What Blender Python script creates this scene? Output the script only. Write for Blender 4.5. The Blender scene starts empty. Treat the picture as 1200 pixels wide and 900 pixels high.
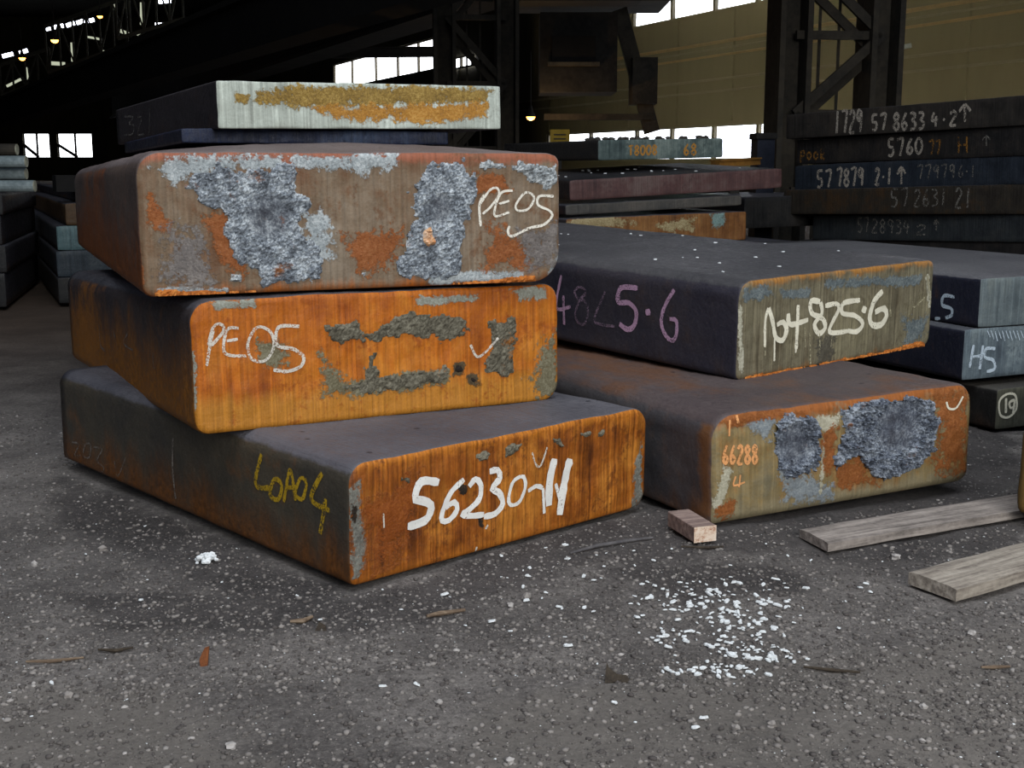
import bpy, bmesh, math, random
import numpy as np
from mathutils import Vector, Matrix, noise
from mathutils.bvhtree import BVHTree

sc = bpy.context.scene
col = sc.collection
random.seed(7)
rng = np.random.default_rng(11)
R = math.radians

# ------------------------------------------------------------------ camera, world, lights, exposure
F_PX, PITCH, CAM_H = 1440.0, R(10.0), 1.0
cam_d = bpy.data.cameras.new('camera'); cam = bpy.data.objects.new('camera', cam_d); col.objects.link(cam)
cam.location = (0, 0, CAM_H); cam.rotation_euler = (R(90) - PITCH, 0, 0)
cam_d.sensor_width = 36; cam_d.lens = 36 * F_PX / 1200; cam_d.clip_start = .05; cam_d.clip_end = 500
sc.camera = cam

w = bpy.data.worlds.new('world'); sc.world = w; w.use_nodes = True
wb = w.node_tree.nodes['Background']; wb.inputs[0].default_value = (.62, .74, 1, 1); wb.inputs[1].default_value = .19

def area(name, loc, target, sx, sy, energy, color):
    d = bpy.data.lights.new(name, 'AREA'); d.shape = 'RECTANGLE'; d.size = sx; d.size_y = sy; d.energy = energy; d.color = color
    o = bpy.data.objects.new(name, d); col.objects.link(o); o.location = loc
    o.rotation_euler = (Vector(target) - Vector(loc)).to_track_quat('-Z', 'Y').to_euler(); return o
# daylight through the big open bay door behind the photographer
area('door_daylight', (3.6, -6.0, 4.2), (0.0, 4.2, .2), 6.0, 4.5, 760, (1.0, .98, .95))
# roof lights of the bay right overhead
area('roof_daylight', (.5, .8, 7.5), (.5, 2.2, 0), 6, 5, 450, (.90, .94, 1.0))

vs = sc.view_settings
sc.display_settings.display_device = 'sRGB'
vs.view_transform = 'Standard'; vs.look = 'None'; vs.gamma = 1; vs.use_curve_mapping = False; vs.exposure = 0.12
sc.cycles.max_bounces = 6; sc.cycles.volume_bounces = 0; sc.cycles.use_denoising = True
sc.cycles.volume_step_rate = 4; sc.cycles.transparent_max_bounces = 12

# ------------------------------------------------------------------ helpers: points
CP, SP = math.cos(PITCH), math.sin(PITCH)
def ray(px, py):
    a, b = (px - 600) / F_PX, (450 - py) / F_PX
    return Vector((a, CP + b * SP, -SP + b * CP))
def at(px, py, depth):                       # a point `depth` metres down the hall
    d = ray(px, py); return Vector((0, 0, CAM_H)) + d * (depth / d.y)
def ground(px, py, z=0.0):
    d = ray(px, py); return Vector((0, 0, CAM_H)) + d * ((z - CAM_H) / d.z)

# ------------------------------------------------------------------ helpers: objects
def tag(o, label=None, cat=None, group=None, kind=None):
    if label: o['label'] = label
    if cat: o['category'] = cat
    if group: o['group'] = group
    if kind: o['kind'] = kind
    return o
def empty(name, loc=(0, 0, 0), rot=None):
    o = bpy.data.objects.new(name, None); col.objects.link(o); o.location = loc
    if rot is not None: o.rotation_euler = rot
    o.empty_display_size = .1; return o
def mesh_obj(name, verts, faces, mat, parent=None, smooth=False):
    me = bpy.data.meshes.new(name); me.from_pydata([tuple(v) for v in verts], [], faces)
    if mat: me.materials.append(mat)
    if smooth: me.polygons.foreach_set('use_smooth', [True] * len(me.polygons))
    me.update()
    o = bpy.data.objects.new(name, me); col.objects.link(o)
    if parent is not None: o.parent = parent
    return o
class MB:
    """collects boxes, bars and tubes for one mesh"""
    def __init__(s): s.v = []; s.f = []
    def box(s, c, size, rot=None, bev=0.0):
        b = len(s.v); hx, hy, hz = [k / 2 for k in size]; m = rot or Matrix.Identity(3)
        for z in (-hz, hz):
            for x, y in ((-hx, -hy), (hx, -hy), (hx, hy), (-hx, hy)):
                s.v.append(Vector(c) + m @ Vector((x, y, z)))
        s.f += [tuple(b + i for i in q) for q in ((3, 2, 1, 0), (4, 5, 6, 7), (0, 1, 5, 4), (1, 2, 6, 5), (2, 3, 7, 6), (3, 0, 4, 7))]
        return s
    def bar(s, p, q, wd, ht, up=(0, 0, 1)):
        p, q = Vector(p), Vector(q); d = (q - p); L = d.length; d.normalize(); u = Vector(up)
        x = d.cross(u)
        if x.length < 1e-4: x = d.cross(Vector((1, 0, 0)))
        x.normalize(); z = x.cross(d)
        return s.box((p + q) / 2, (wd, L, ht), Matrix((x, d, z)).transposed())
    def tube(s, pts, r, n=8, cap=True):
        pts = [Vector(p) for p in pts]; b = len(s.v); rr = r if isinstance(r, (list, tuple)) else [r] * len(pts)
        for i, p in enumerate(pts):
            d = (pts[min(i + 1, len(pts) - 1)] - pts[max(i - 1, 0)]).normalized()
            x = d.cross(Vector((0, 0, 1)))
            if x.length < .05: x = d.cross(Vector((1, 0, 0)))
            x.normalize(); y = x.cross(d)
            for k in range(n):
                a = 2 * math.pi * k / n; s.v.append(p + rr[i] * (math.cos(a) * x + math.sin(a) * y))
        for i in range(len(pts) - 1):
            for k in range(n):
                s.f.append((b + i * n + k, b + i * n + (k + 1) % n, b + (i + 1) * n + (k + 1) % n, b + (i + 1) * n + k))
        if cap:
            s.f.append(tuple(b + k for k in reversed(range(n)))); e = b + (len(pts) - 1) * n; s.f.append(tuple(e + k for k in range(n)))
        return s
    def build(s, name, mat, parent=None, smooth=False): return mesh_obj(name, s.v, s.f, mat, parent, smooth)

# ------------------------------------------------------------------ helpers: materials
def lin(c): return tuple(((v / 255) / 12.92 if v / 255 <= .04045 else ((v / 255 + .055) / 1.055) ** 2.4) for v in c) + (1.0,)
class NT:
    def __init__(s, name):
        s.m = bpy.data.materials.new(name); s.m.use_nodes = True; s.t = s.m.node_tree; s.n = s.t.nodes; s.l = s.t.links
        s.bsdf = s.n['Principled BSDF']; s.co = s.n.new('ShaderNodeTexCoord').outputs['Object']
        s.bsdf.inputs['Specular IOR Level'].default_value = .25
    def set(s, sock, v):
        if isinstance(v, bpy.types.NodeSocket): s.l.new(v, sock)
        else: sock.default_value = v
    def map(s, scale, loc=(0, 0, 0)):
        n = s.n.new('ShaderNodeMapping'); s.l.new(s.co, n.inputs[0]); n.inputs['Scale'].default_value = scale; n.inputs['Location'].default_value = loc; return n.outputs[0]
    def noise(s, scale, detail=5, rough=.6, vec=None, dist=0):
        n = s.n.new('ShaderNodeTexNoise'); s.l.new(vec or s.co, n.inputs['Vector']); n.inputs['Scale'].default_value = scale
        n.inputs['Detail'].default_value = detail; n.inputs['Roughness'].default_value = rough; n.inputs['Distortion'].default_value = dist; return n.outputs['Fac']
    def voro(s, scale, feature='F1', vec=None):
        n = s.n.new('ShaderNodeTexVoronoi'); n.feature = feature; s.l.new(vec or s.co, n.inputs['Vector']); n.inputs['Scale'].default_value = scale; return n.outputs['Distance']
    def math(s, op, a, b=0.0, c=0.0, clamp=False):
        n = s.n.new('ShaderNodeMath'); n.operation = op; n.use_clamp = clamp
        s.set(n.inputs[0], a); s.set(n.inputs[1], b); s.set(n.inputs[2], c); return n.outputs[0]
    def ss(s, v, lo, hi):
        n = s.n.new('ShaderNodeMapRange'); n.interpolation_type = 'SMOOTHSTEP'; s.set(n.inputs[0], v); n.inputs[1].default_value = lo; n.inputs[2].default_value = hi; return n.outputs[0]
    def ramp(s, f, stops, interp='LINEAR'):
        n = s.n.new('ShaderNodeValToRGB'); s.set(n.inputs[0], f); e = n.color_ramp.elements; n.color_ramp.interpolation = interp
        while len(e) < len(stops): e.new(.5)
        for k, (p, c) in enumerate(stops): e[k].position = p; e[k].color = lin(c)
        return n.outputs[0]
    def mix(s, f, a, b, mode='MIX'):
        n = s.n.new('ShaderNodeMix'); n.data_type = 'RGBA'; n.blend_type = mode; s.set(n.inputs[0], f)
        s.set(n.inputs[6], lin(a) if isinstance(a, tuple) and len(a) == 3 else a); s.set(n.inputs[7], lin(b) if isinstance(b, tuple) and len(b) == 3 else b); return n.outputs[2]
    def attr(s, name):
        n = s.n.new('ShaderNodeAttribute'); n.attribute_name = name; return n.outputs['Fac']
    def xyz(s):
        n = s.n.new('ShaderNodeSeparateXYZ'); s.l.new(s.co, n.inputs[0]); return n.outputs
    def bump(s, h, strength=.4, dist=.01):
        n = s.n.new('ShaderNodeBump'); s.set(n.inputs['Height'], h); n.inputs['Strength'].default_value = strength; n.inputs['Distance'].default_value = dist
        s.l.new(n.outputs[0], s.bsdf.inputs['Normal'])
    def done(s, color, rough=.8, metal=0.0):
        s.set(s.bsdf.inputs['Base Color'], lin(color) if isinstance(color, tuple) and len(color) == 3 else color)
        s.set(s.bsdf.inputs['Roughness'], rough); s.set(s.bsdf.inputs['Metallic'], metal); return s.m

def simple(name, c0, c1, scale=4, rough=.8, c2=None, bump=.3, stretch=(1, 1, 1)):
    s = NT(name); v = s.map(stretch); n = s.noise(scale, 6, .65, v); f = s.noise(scale * 9, 4, .6, v)
    k = s.math('ADD', n, s.math('MULTIPLY', s.math('SUBTRACT', f, .5), .5))
    c = s.ramp(k, [(.32, c0), (.5, c1), (.68, c2 or c1)] if c2 else [(.35, c0), (.65, c1)])
    s.bump(k, bump, .01); return s.done(c, rough)
def emissive(name, color, strength):
    s = NT(name); s.done((20, 20, 20), .5); s.bsdf.inputs['Emission Color'].default_value = lin(color); s.bsdf.inputs['Emission Strength'].default_value = strength; return s.m
def chalk_mat(name, c0, cover=.5, scale=220, rough=.95):
    """dry chalk or brushed paint: broken up by the grain of the steel beneath"""
    s = NT(name); a = s.noise(scale, 3, .7); b = s.noise(22, 3, .6)
    k = s.math('ADD', a, s.math('MULTIPLY', s.math('SUBTRACT', b, .5), .5))
    t = s.n.new('ShaderNodeBsdfTransparent'); m = s.n.new('ShaderNodeMixShader')
    s.set(m.inputs[0], s.ss(k, 1 - cover - .08, 1 - cover + .08)); s.l.new(t.outputs[0], m.inputs[1]); s.l.new(s.bsdf.outputs[0], m.inputs[2])
    s.l.new(m.outputs[0], s.n['Material Output'].inputs[0])
    return s.done(s.mix(s.math('MULTIPLY', b, .5), c0, tuple(int(v * .72) for v in c0)), rough)

def slab_mat(name, t, front, streak=.35, bot=None, topb=None, m1=None, m2=None, m3=None, side=((48, 46, 50), (66, 58, 52)), side_rust=(130, 78, 28), rust_lo=0.0, rust_hi=.35,
             rust_amt=1.0, top=((66, 66, 74), (88, 86, 92)), top_rust=None, crust_bump=.5):
    """front: three colours of the cut face. m1..m3: (dark, mid, light) colours of the patches painted on the vertices.
    side: the rolled long sides, with rust that stains their lower part; top: the dusty upper face."""
    s = NT(name); x, y, z = s.xyz()
    big = s.noise(3.2, 7, .68, dist=.4); fine = s.noise(48, 8, .72); mid = s.noise(14, 6, .65); speck = s.noise(120, 5, .8)
    st = s.noise(1, 3, .6, s.map((110, 6, 3.0)))
    st2 = s.noise(1, 4, .65, s.map((16, 3, 1.6), (3, 1, 7)))
    vn = s.math('DIVIDE', z, t)
    k = s.math('ADD', big, s.math('MULTIPLY', s.math('SUBTRACT', mid, .5), .45))
    k = s.math('ADD', k, s.math('MULTIPLY', s.math('SUBTRACT', st2, .5), streak))
    fc = s.ramp(k, [(.33, front[0]), (.5, front[1]), (.67, front[2])])
    if bot:
        f = s.ss(s.math('ADD', vn, s.math('MULTIPLY', s.math('SUBTRACT', st2, .5), .35)), bot[1], max(bot[1] - .16, -.2)); fc = s.mix(f, fc, bot[0])
    if topb:
        f = s.ss(s.math('ADD', vn, s.math('MULTIPLY', s.math('SUBTRACT', mid, .5), .3)), topb[1], topb[1] + .08); fc = s.mix(f, fc, topb[0])
    blot = s.ss(s.math('ADD', s.noise(8, 7, .72, s.map((1, 1, .8), (4, 4, 1))), s.math('MULTIPLY', s.math('SUBTRACT', fine, .5), .5)), .54, .66)
    fc = s.mix(s.math('MULTIPLY', blot, .75), fc, front[0])
    pale = s.ss(s.math('ADD', s.noise(11, 7, .75, s.map((1, 1, .7), (14, 4, 8))), s.math('MULTIPLY', s.math('SUBTRACT', speck, .5), .5)), .60, .72)
    fc = s.mix(s.math('MULTIPLY', pale, .5), fc, front[2])
    sv = s.math('ADD', s.math('ADD', 1.0, s.math('MULTIPLY', s.math('SUBTRACT', st, .5), streak * 4.2)), s.math('MULTIPLY', s.math('SUBTRACT', speck, .5), .5))
    cmb = s.n.new('ShaderNodeCombineColor')
    for i in range(3): s.set(cmb.inputs[i], sv)
    fc = s.mix(1.0, fc, cmb.outputs[0], 'MULTIPLY')
    h = s.math('ADD', s.math('MULTIPLY', fine, .5), s.math('MULTIPLY', st, streak))
    for i, m in enumerate((m1, m2, m3)):
        if not m: continue
        a = s.attr('m%d' % (i + 1))
        rag = s.math('ADD', s.math('MULTIPLY', s.math('SUBTRACT', mid, .5), 1.9), s.math('MULTIPLY', s.math('SUBTRACT', fine, .5), 2.2))
        rag = s.math('ADD', rag, s.math('MULTIPLY', s.math('SUBTRACT', speck, .5), .9))
        f = s.ss(s.math('ADD', a, rag), .42, .66)
        f = s.math('MULTIPLY', f, s.ss(a, .02, .2))
        mc = s.ramp(s.math('ADD', s.math('MULTIPLY', speck, .65), s.math('MULTIPLY', mid, .35)), [(.38, m[0]), (.5, m[1]), (.6, m[2])])
        fc = s.mix(f, fc, mc)
        h = s.math('ADD', h, s.math('MULTIPLY', s.math('MULTIPLY', f, fine), 1.5))
    # long sides
    ks = s.math('ADD', s.math('MULTIPLY', s.noise(2.2, 6, .65), .8), s.math('MULTIPLY', mid, .25))
    scol = s.ramp(ks, [(.38, side[0]), (.62, side[1])])
    sst = s.noise(1, 5, .65, s.map((9, 9, 1.2), (2, 5, 1)))
    rf = s.ss(s.math('ADD', vn, s.math('MULTIPLY', s.math('SUBTRACT', s.math('ADD', s.math('MULTIPLY', sst, .6), s.math('MULTIPLY', big, .4)), .5), 1.6)), rust_hi, rust_lo)
    scol = s.mix(s.math('MULTIPLY', rf, rust_amt), scol, s.ramp(fine, [(.35, tuple(int(v * .62) for v in side_rust)), (.62, side_rust)]))
    a3 = s.attr('ms')
    scol = s.mix(s.math('MULTIPLY', s.ss(s.math('ADD', a3, s.math('ADD', s.math('MULTIPLY', s.math('SUBTRACT', mid, .5), 1.6), s.math('MULTIPLY', s.math('SUBTRACT', big, .5), 2.0))), .15, 1.0), .8), scol, side_rust)
    # upper face
    kt = s.math('ADD', s.math('MULTIPLY', s.noise(1.6, 6, .62), .75), s.math('MULTIPLY', fine, .28))
    tc = s.ramp(kt, [(.4, top[0]), (.66, top[1])])
    if top_rust: tc = s.mix(s.ss(s.noise(2.0, 6, .7, s.map((1, .5, 1), (9, 2, 4))), .5, .66), tc, top_rust)
    spots = s.ss(s.voro(9), .10, .06); tc = s.mix(s.math('MULTIPLY', spots, .7), tc, (32, 32, 38))
    scol = s.mix(s.math('MULTIPLY', s.ss(speck, .56, .7), .35), scol, (112, 104, 98)); body = s.mix(s.ss(s.math('ADD', s.attr('top'), s.math('MULTIPLY', s.math('SUBTRACT', mid, .5), .5)), .35, .65), scol, tc)
    ff = s.ss(s.math('ADD', s.attr('front'), s.math('MULTIPLY', s.math('SUBTRACT', mid, .5), .25)), .35, .6)
    c = s.mix(ff, body, fc)
    s.bump(h, crust_bump, .012)
    return s.done(c, s.ramp(fine, [(.3, (150, 150, 150)), (.7, (220, 220, 220))]))

# ------------------------------------------------------------------ helpers: steel slabs
def poly_sd(P, poly):
    """signed distance (inside positive) of points P (n,2) to a polygon"""
    poly = np.asarray(poly, float); n = len(poly); d = np.full(len(P), 1e9); ins = np.zeros(len(P), bool)
    for i in range(n):
        a, b = poly[i], poly[(i + 1) % n]; e = b - a; wv = P - a
        tt = np.clip((wv @ e) / (e @ e + 1e-12), 0, 1); q = wv - tt[:, None] * e; d = np.minimum(d, np.hypot(q[:, 0], q[:, 1]))
        c1 = (a[1] <= P[:, 1]) != (b[1] <= P[:, 1])
        with np.errstate(divide='ignore', invalid='ignore'):
            xi = a[0] + (P[:, 1] - a[1]) / (b[1] - a[1]) * (b[0] - a[0])
        ins ^= c1 & (P[:, 0] < xi)
    return np.where(ins, d, -d)

class Slab:
    def __init__(s, name, label, P, yaw, a, b, t, mat, tu=0, tw=0, skew=0, rad=(.02,) * 4, rc=.01, res=None, rough=.004, masks={}, cat='steel slab', group=None, seed=0, sag=0.0, side_poly=None, crown=0.0):
        u = Vector((math.cos(yaw), math.sin(yaw), tu)).normalized(); wv = Vector((-math.sin(yaw), math.cos(yaw), tw))
        n = u.cross(wv).normalized(); wv = n.cross(u).normalized()
        s.P, s.u, s.w, s.n, s.a, s.b, s.t = Vector(P), u, wv, n, a, b, t
        s.rc, s.rough, s.seed, s.shear = rc, rough, seed, -math.tan(skew)
        s.M = Matrix((u, wv, n)).transposed().to_4x4(); s.M.translation = s.P
        nu, nw, nv = res or (8, 8, 5)
        U = np.linspace(0, a, nu + 1); V = np.linspace(0, t, nv + 1)
        W = np.concatenate([np.linspace(0, rc, 4)[:-1], rc + (b - rc) * (np.linspace(0, 1, nw) ** 1.3)])
        nw = len(W) - 1
        idx = {}; verts = []
        A, B = a / 2, t / 2
        def vid(i, j, k):
            key = (i, j, k)
            if key in idx: return idx[key]
            x, z, y = U[i], V[k], W[j]
            du, dv = x - A, z - B
            r = rad[(0 if du < 0 else 1) if dv < 0 else (3 if du < 0 else 2)]
            ex, ez = abs(du) - (A - r), abs(dv) - (B - r)
            if ex > 0 and ez > 0:
                m = max(ex, ez) / math.hypot(ex, ez); ex *= m; ez *= m
                du = math.copysign(A - r + ex, du); dv = math.copysign(B - r + ez, dv)
            if y < rc:
                q = (rc - y) / rc; ins = rc * (1 - math.sqrt(max(0, 1 - q * q))) * .8
                du *= 1 - ins / A; dv *= 1 - ins / B
            x, z = A + du, B + dv
            if rough:
                p = Vector((x * 7 + seed * 3.1, y * 7, z * 7))
                d = rough * (noise.noise(p) + .5 * noise.noise(p * 2.7)) 
                if 0 < j < nw:
                    ln = math.hypot(du / A, dv / B); side = abs(du / A) > abs(dv / B)
                    if side: x += math.copysign(d, du)
                    elif dv > 0: z += d * .8
                    elif sag == 0: z += 0
                if j == 0: y += s.fw(x, z)
            if crown and dv > 0: z += crown * max(0, 1 - (du / A) ** 2) * min(1, y / .22) * (dv / B)
            if sag: z -= sag * math.sin(math.pi * y / b) 
            x += s.shear * y
            idx[key] = len(verts); verts.append((x, y, z)); return idx[key]
        F = []
        for i in range(nu):
            for k in range(nv):
                F.append((vid(i, 0, k), vid(i + 1, 0, k), vid(i + 1, 0, k + 1), vid(i, 0, k + 1)))
                F.append((vid(i, nw, k), vid(i, nw, k + 1), vid(i + 1, nw, k + 1), vid(i + 1, nw, k)))
        for j in range(nw):
            for k in range(nv):
                F.append((vid(0, j, k), vid(0, j, k + 1), vid(0, j + 1, k + 1), vid(0, j + 1, k)))
                F.append((vid(nu, j, k), vid(nu, j + 1, k), vid(nu, j + 1, k + 1), vid(nu, j, k + 1)))
            for i in range(nu):
                F.append((vid(i, j, 0), vid(i, j + 1, 0), vid(i + 1, j + 1, 0), vid(i + 1, j, 0)))
                F.append((vid(i, j, nv), vid(i + 1, j, nv), vid(i + 1, j + 1, nv), vid(i, j + 1, nv)))
        o = mesh_obj(name, verts, F, mat, None, True); o.matrix_world = s.M; s.o = o
        tag(o, label, cat, group)
        keys = np.array(list(idx.keys())); vv = np.array(verts)
        front = np.where(keys[:, 1] == 0, 1.0, np.where(keys[:, 1] == 1, .6, 0.0))
        rt = max(rad[2], rad[3], .004)
        topv = np.clip((vv[:, 2] - (t - rt * .75)) / (rt * .7), 0, 1)
        topv[keys[:, 2] == nv] = np.maximum(topv[keys[:, 2] == nv], .4)
        def put(nm, val):
            at_ = o.data.attributes.new(nm, 'FLOAT', 'POINT'); at_.data.foreach_set('value', np.ascontiguousarray(val, dtype=np.float32))
        put('front', front); put('top', topv)
        uv = vv[:, [0, 2]]
        for nm in ('m1', 'm2', 'm3'):
            val = np.zeros(len(vv))
            for poly, soft in masks.get(nm, []):
                q = [s.uv(p) for p in poly]; sd = poly_sd(uv, q); sf = min(soft * 1.7, 1.6 * max(sd.max(), .004)); val = np.maximum(val, np.clip(.5 + sd / sf, 0, 1))
            put(nm, val * (front > 0))
        val = np.zeros(len(vv))
        for poly, soft in (side_poly or []):
            q = [s.suv(p) for p in poly]; val = np.maximum(val, np.clip(.5 + poly_sd(vv[:, [1, 2]], q) / soft, 0, 1) * (vv[:, 0] < a * .3))
        put('ms', val)
        s.geo = [([s.M @ Vector(v) for v in verts], F)]
    def fw(s, x, z):                          # relief of the cut end face
        p = Vector((x * 9 + s.seed, 3.3 + s.seed, z * 9)); return s.rough * (.9 * noise.noise(p) + .6 * noise.noise(p * 3.1))
    def plane(s, px, org, nrm):
        d = ray(*px); o = Vector((0, 0, CAM_H)); k = (org - o).dot(nrm) / d.dot(nrm); return s.M.inverted() @ (o + d * k)
    def uv(s, px): l = s.plane(px, s.P, s.w); return (l.x, l.z)
    def suv(s, px): l = s.plane(px, s.P, s.u); return (l.y, l.z)
    def tuv(s, px): l = s.plane(px, s.P + s.n * s.t, s.n); return (l.x, l.y)
    def crust(s, poly, mat, name='scale_crust', thick=.012, cell=.0065, ragged=.02, fr=16, label=None, hollow=None, rim=.012):
        """a crust of burnt scale standing proud of the cut face, ragged at its rim"""
        q = np.array([s.uv(p) for p in poly]); lo, hi = q.min(0) - .02, q.max(0) + .02
        lo = np.maximum(lo, [rim, rim]); hi = np.minimum(hi, [s.a - rim, s.t - rim])
        nx, nz = [max(2, int(v)) for v in (hi - lo) / cell]
        X, Z = np.meshgrid(np.linspace(lo[0], hi[0], nx + 1), np.linspace(lo[1], hi[1], nz + 1), indexing='ij')
        P = np.stack([X.ravel(), Z.ravel()], 1); sd = poly_sd(P, q)
        nz_ = np.array([noise.noise((p[0] * fr, s.seed + 5, p[1] * fr)) + .7 * noise.noise((p[0] * fr * 3, s.seed, p[1] * fr * 3)) for p in P])
        sd = sd + ragged * nz_
        ins = sd.reshape(nx + 1, nz + 1) > 0
        ids = {}; V = []; F = []; PT = []
        for i in range(nx):
            for k in range(nz):
                if ins[i, k] and ins[i + 1, k] and ins[i, k + 1] and ins[i + 1, k + 1]:
                    f = []
                    for ii, kk in ((i, k), (i + 1, k), (i + 1, k + 1), (i, k + 1)):
                        if (ii, kk) not in ids:
                            ids[(ii, kk)] = len(V); x, z = X[ii, kk], Z[ii, kk]; d = sd[ii * (nz + 1) + kk]
                            e = max(0.0, min(1.0, (d - .0005) / .010))
                            hgt = thick * (.45 + .55 * noise.noise((x * 60, 2 + s.seed, z * 60)) + .6 * noise.noise((x * 150, 7, z * 150)))
                            pit_shade = 0.0
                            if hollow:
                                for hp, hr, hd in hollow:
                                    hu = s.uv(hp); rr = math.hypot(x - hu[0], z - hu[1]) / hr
                                    if rr < 1: hgt -= hd * (1 - rr * rr); pit_shade = max(pit_shade, (1 - rr * rr) * (.7 + .6 * noise.noise((x * 40, 3, z * 40))))
                            PT.append(max(0, min(1, pit_shade)))
                            V.append((x + cell * .3 * noise.noise((x * 300, 1, z * 300)), s.fw(x, z) + .003 - e * (.004 + max(hgt, 0)), z + cell * .3 * noise.noise((x * 300, 9, z * 300))))
                        f.append(ids[(ii, kk)])
                    F.append(tuple(f))
        if not F: return None
        o = mesh_obj(name, V, F, mat, s.o, False)
        at_ = o.data.attributes.new('pit_shade', 'FLOAT', 'POINT'); at_.data.foreach_set('value', np.array(PT, dtype=np.float32))
        if label: o['label'] = label
        s.geo.append(([s.M @ Vector(v) for v in V], F)); return o
    def bvh(s):
        V = []; F = []
        for v, f in s.geo:
            b = len(V); V += v; F += [tuple(b + i for i in q) for q in f]
        return BVHTree.FromPolygons(V, F)
    def write(s, strokes, mat, name, label, face='front', width=None, off=.0016, jit=.12, zt=None):
        """strokes: (points, width) in photograph pixels, laid on the face of the slab as thin strips of chalk or paint"""
        tree = s.bvh(); nrm = -s.w if face == 'front' else -s.u; org = s.P
        V = []; F = []; Mi = s.M.inverted()
        for pts, wd in strokes:
            if zt: pts = [(zt[0] + x * zt[2], zt[1] + y * zt[2]) for x, y in pts]; wd = wd * zt[2]
            pts = catmull(pts, max(1.2, wd * .45))
            loc = []
            for p in pts:
                d = ray(*p); h = tree.ray_cast(Vector((0, 0, CAM_H)), d)
                if h[0] is None:
                    loc.append(None); continue
                loc.append(h[0])
            seg = [q for q in loc if q is not None]
            if len(seg) < 2: continue
            b0 = None
            for i, c in enumerate(seg):
                d = (seg[min(i + 1, len(seg) - 1)] - seg[max(i - 1, 0)])
                if d.length < 1e-6: d = Vector((0, 0, 1))
                sd = d.cross(nrm).normalized(); hw = wd * c.y / F_PX / 2 * (1 + jit * (random.random() - .5) * 2)
                if i in (0, len(seg) - 1): hw *= .8
                row = []
                for k in (-1, 0, 1):
                    q = c + sd * (k * hw * (1 + jit * (random.random() - .5)))
                    h = tree.ray_cast(q + nrm * .06, -nrm, .12)
                    q = (h[0] if h[0] is not None else q) + nrm * off
                    row.append(len(V)); V.append(Mi @ q)
                if b0: F += [(b0[0], row[0], row[1], b0[1]), (b0[1], row[1], row[2], b0[2])]
                b0 = row
        if F:
            o = mesh_obj(name, V, F, mat, s.o); o['label'] = label; return o

def catmull(p, step):
    if len(p) < 3:
        a, b = Vector(p[0]), Vector(p[-1]); n = max(2, int((b - a).length / step) + 1); return [tuple(a.lerp(b, i / n)) for i in range(n + 1)]
    p = [Vector(q) for q in p]; closed = (p[0] - p[-1]).length < 1e-6; out = []
    for i in range(len(p) - 1):
        p1, p2 = p[i], p[i + 1]
        p0 = p[i - 1] if i > 0 else (p[-2] if closed else p1 - (p2 - p1) * .3); p3 = p[i + 2] if i + 2 < len(p) else (p[1] if closed else p2 + (p2 - p1) * .3)
        n = max(1, int((p2 - p1).length / step))
        for k in range(n):
            t = k / n
            out.append(tuple(.5 * ((2 * p1) + (p2 - p0) * t + (2 * p0 - 5 * p1 + 4 * p2 - p3) * t * t + (3 * p1 - p0 - 3 * p2 + p3) * t ** 3)))
    return out + [tuple(p[-1])]

# handwriting: strokes of each sign in a unit box (x right, y down)
GL = {
 '0': [[(.5, 0), (.1, .3), (.1, .75), (.5, 1), (.9, .7), (.9, .25), (.5, 0)]], '1': [[(.6, 0), (.4, 1)]],
 '2': [[(.1, .2), (.5, 0), (.9, .25), (.1, .95), (.9, 1)]], '3': [[(.1, .05), (.7, .05), (.8, .3), (.4, .45), (.9, .65), (.7, .95), (.1, 1)]],
 '4': [[(.4, 0), (.1, .55), (.95, .5)], [(.7, .25), (.6, 1)]], '5': [[(.9, 0), (.25, .03), (.2, .45), (.7, .5), (.8, .8), (.5, 1), (.1, .95)]],
 '6': [[(.75, 0), (.2, .5), (.15, .85), (.5, 1), (.85, .75), (.5, .55), (.2, .7)]], '7': [[(.05, .05), (.9, 0), (.5, 1)]],
 '8': [[(.5, .48), (.15, .25), (.5, 0), (.85, .22), (.5, .48), (.1, .75), (.5, 1), (.9, .75), (.5, .48)]],
 '9': [[(.85, .1), (.4, 0), (.15, .3), (.5, .5), (.85, .1), (.7, 1)]], 'H': [[(.1, 0), (.1, 1)], [(.9, 0), (.9, 1)], [(.1, .5), (.9, .5)]],
 'T': [[(0, .05), (1, 0)], [(.5, 0), (.45, 1)]], '-': [[(.2, .5), (.8, .5)]], '.': [[(.4, .5), (.6, .6)]], '^': [[(.5, 1.1), (.5, -.1)], [(0, .4), (.5, -.1), (1, .35)]],
 'S': [[(.9, .1), (.4, 0), (.15, .25), (.8, .65), (.6, 1), (.1, .9)]], 'E': [[(.9, 0), (.2, .05), (.15, .95), (.9, 1)], [(.2, .5), (.7, .48)]],
 'p': [[(.2, .1), (.15, 1.2)], [(.2, .2), (.7, .1), (.8, .5), (.2, .65)]], 'o': [[(.5, .2), (.1, .5), (.4, .9), (.85, .6), (.5, .2)]],
 'k': [[(.2, -.1), (.15, .9)], [(.8, .25), (.2, .6), (.9, .95)]],
}
def text(s, x0, y0, x1, y1, wd, slope=0.0):
    n = len(s); cw = (x1 - x0) / n; out = []
    for i, ch in enumerate(s):
        if ch == ' ': continue
        for st in GL[ch]:
            out.append(([(x0 + cw * (i + .08 + .78 * a), y0 + (y1 - y0) * b + slope * (i + a) * cw) for a, b in st], wd))
    return out

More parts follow.
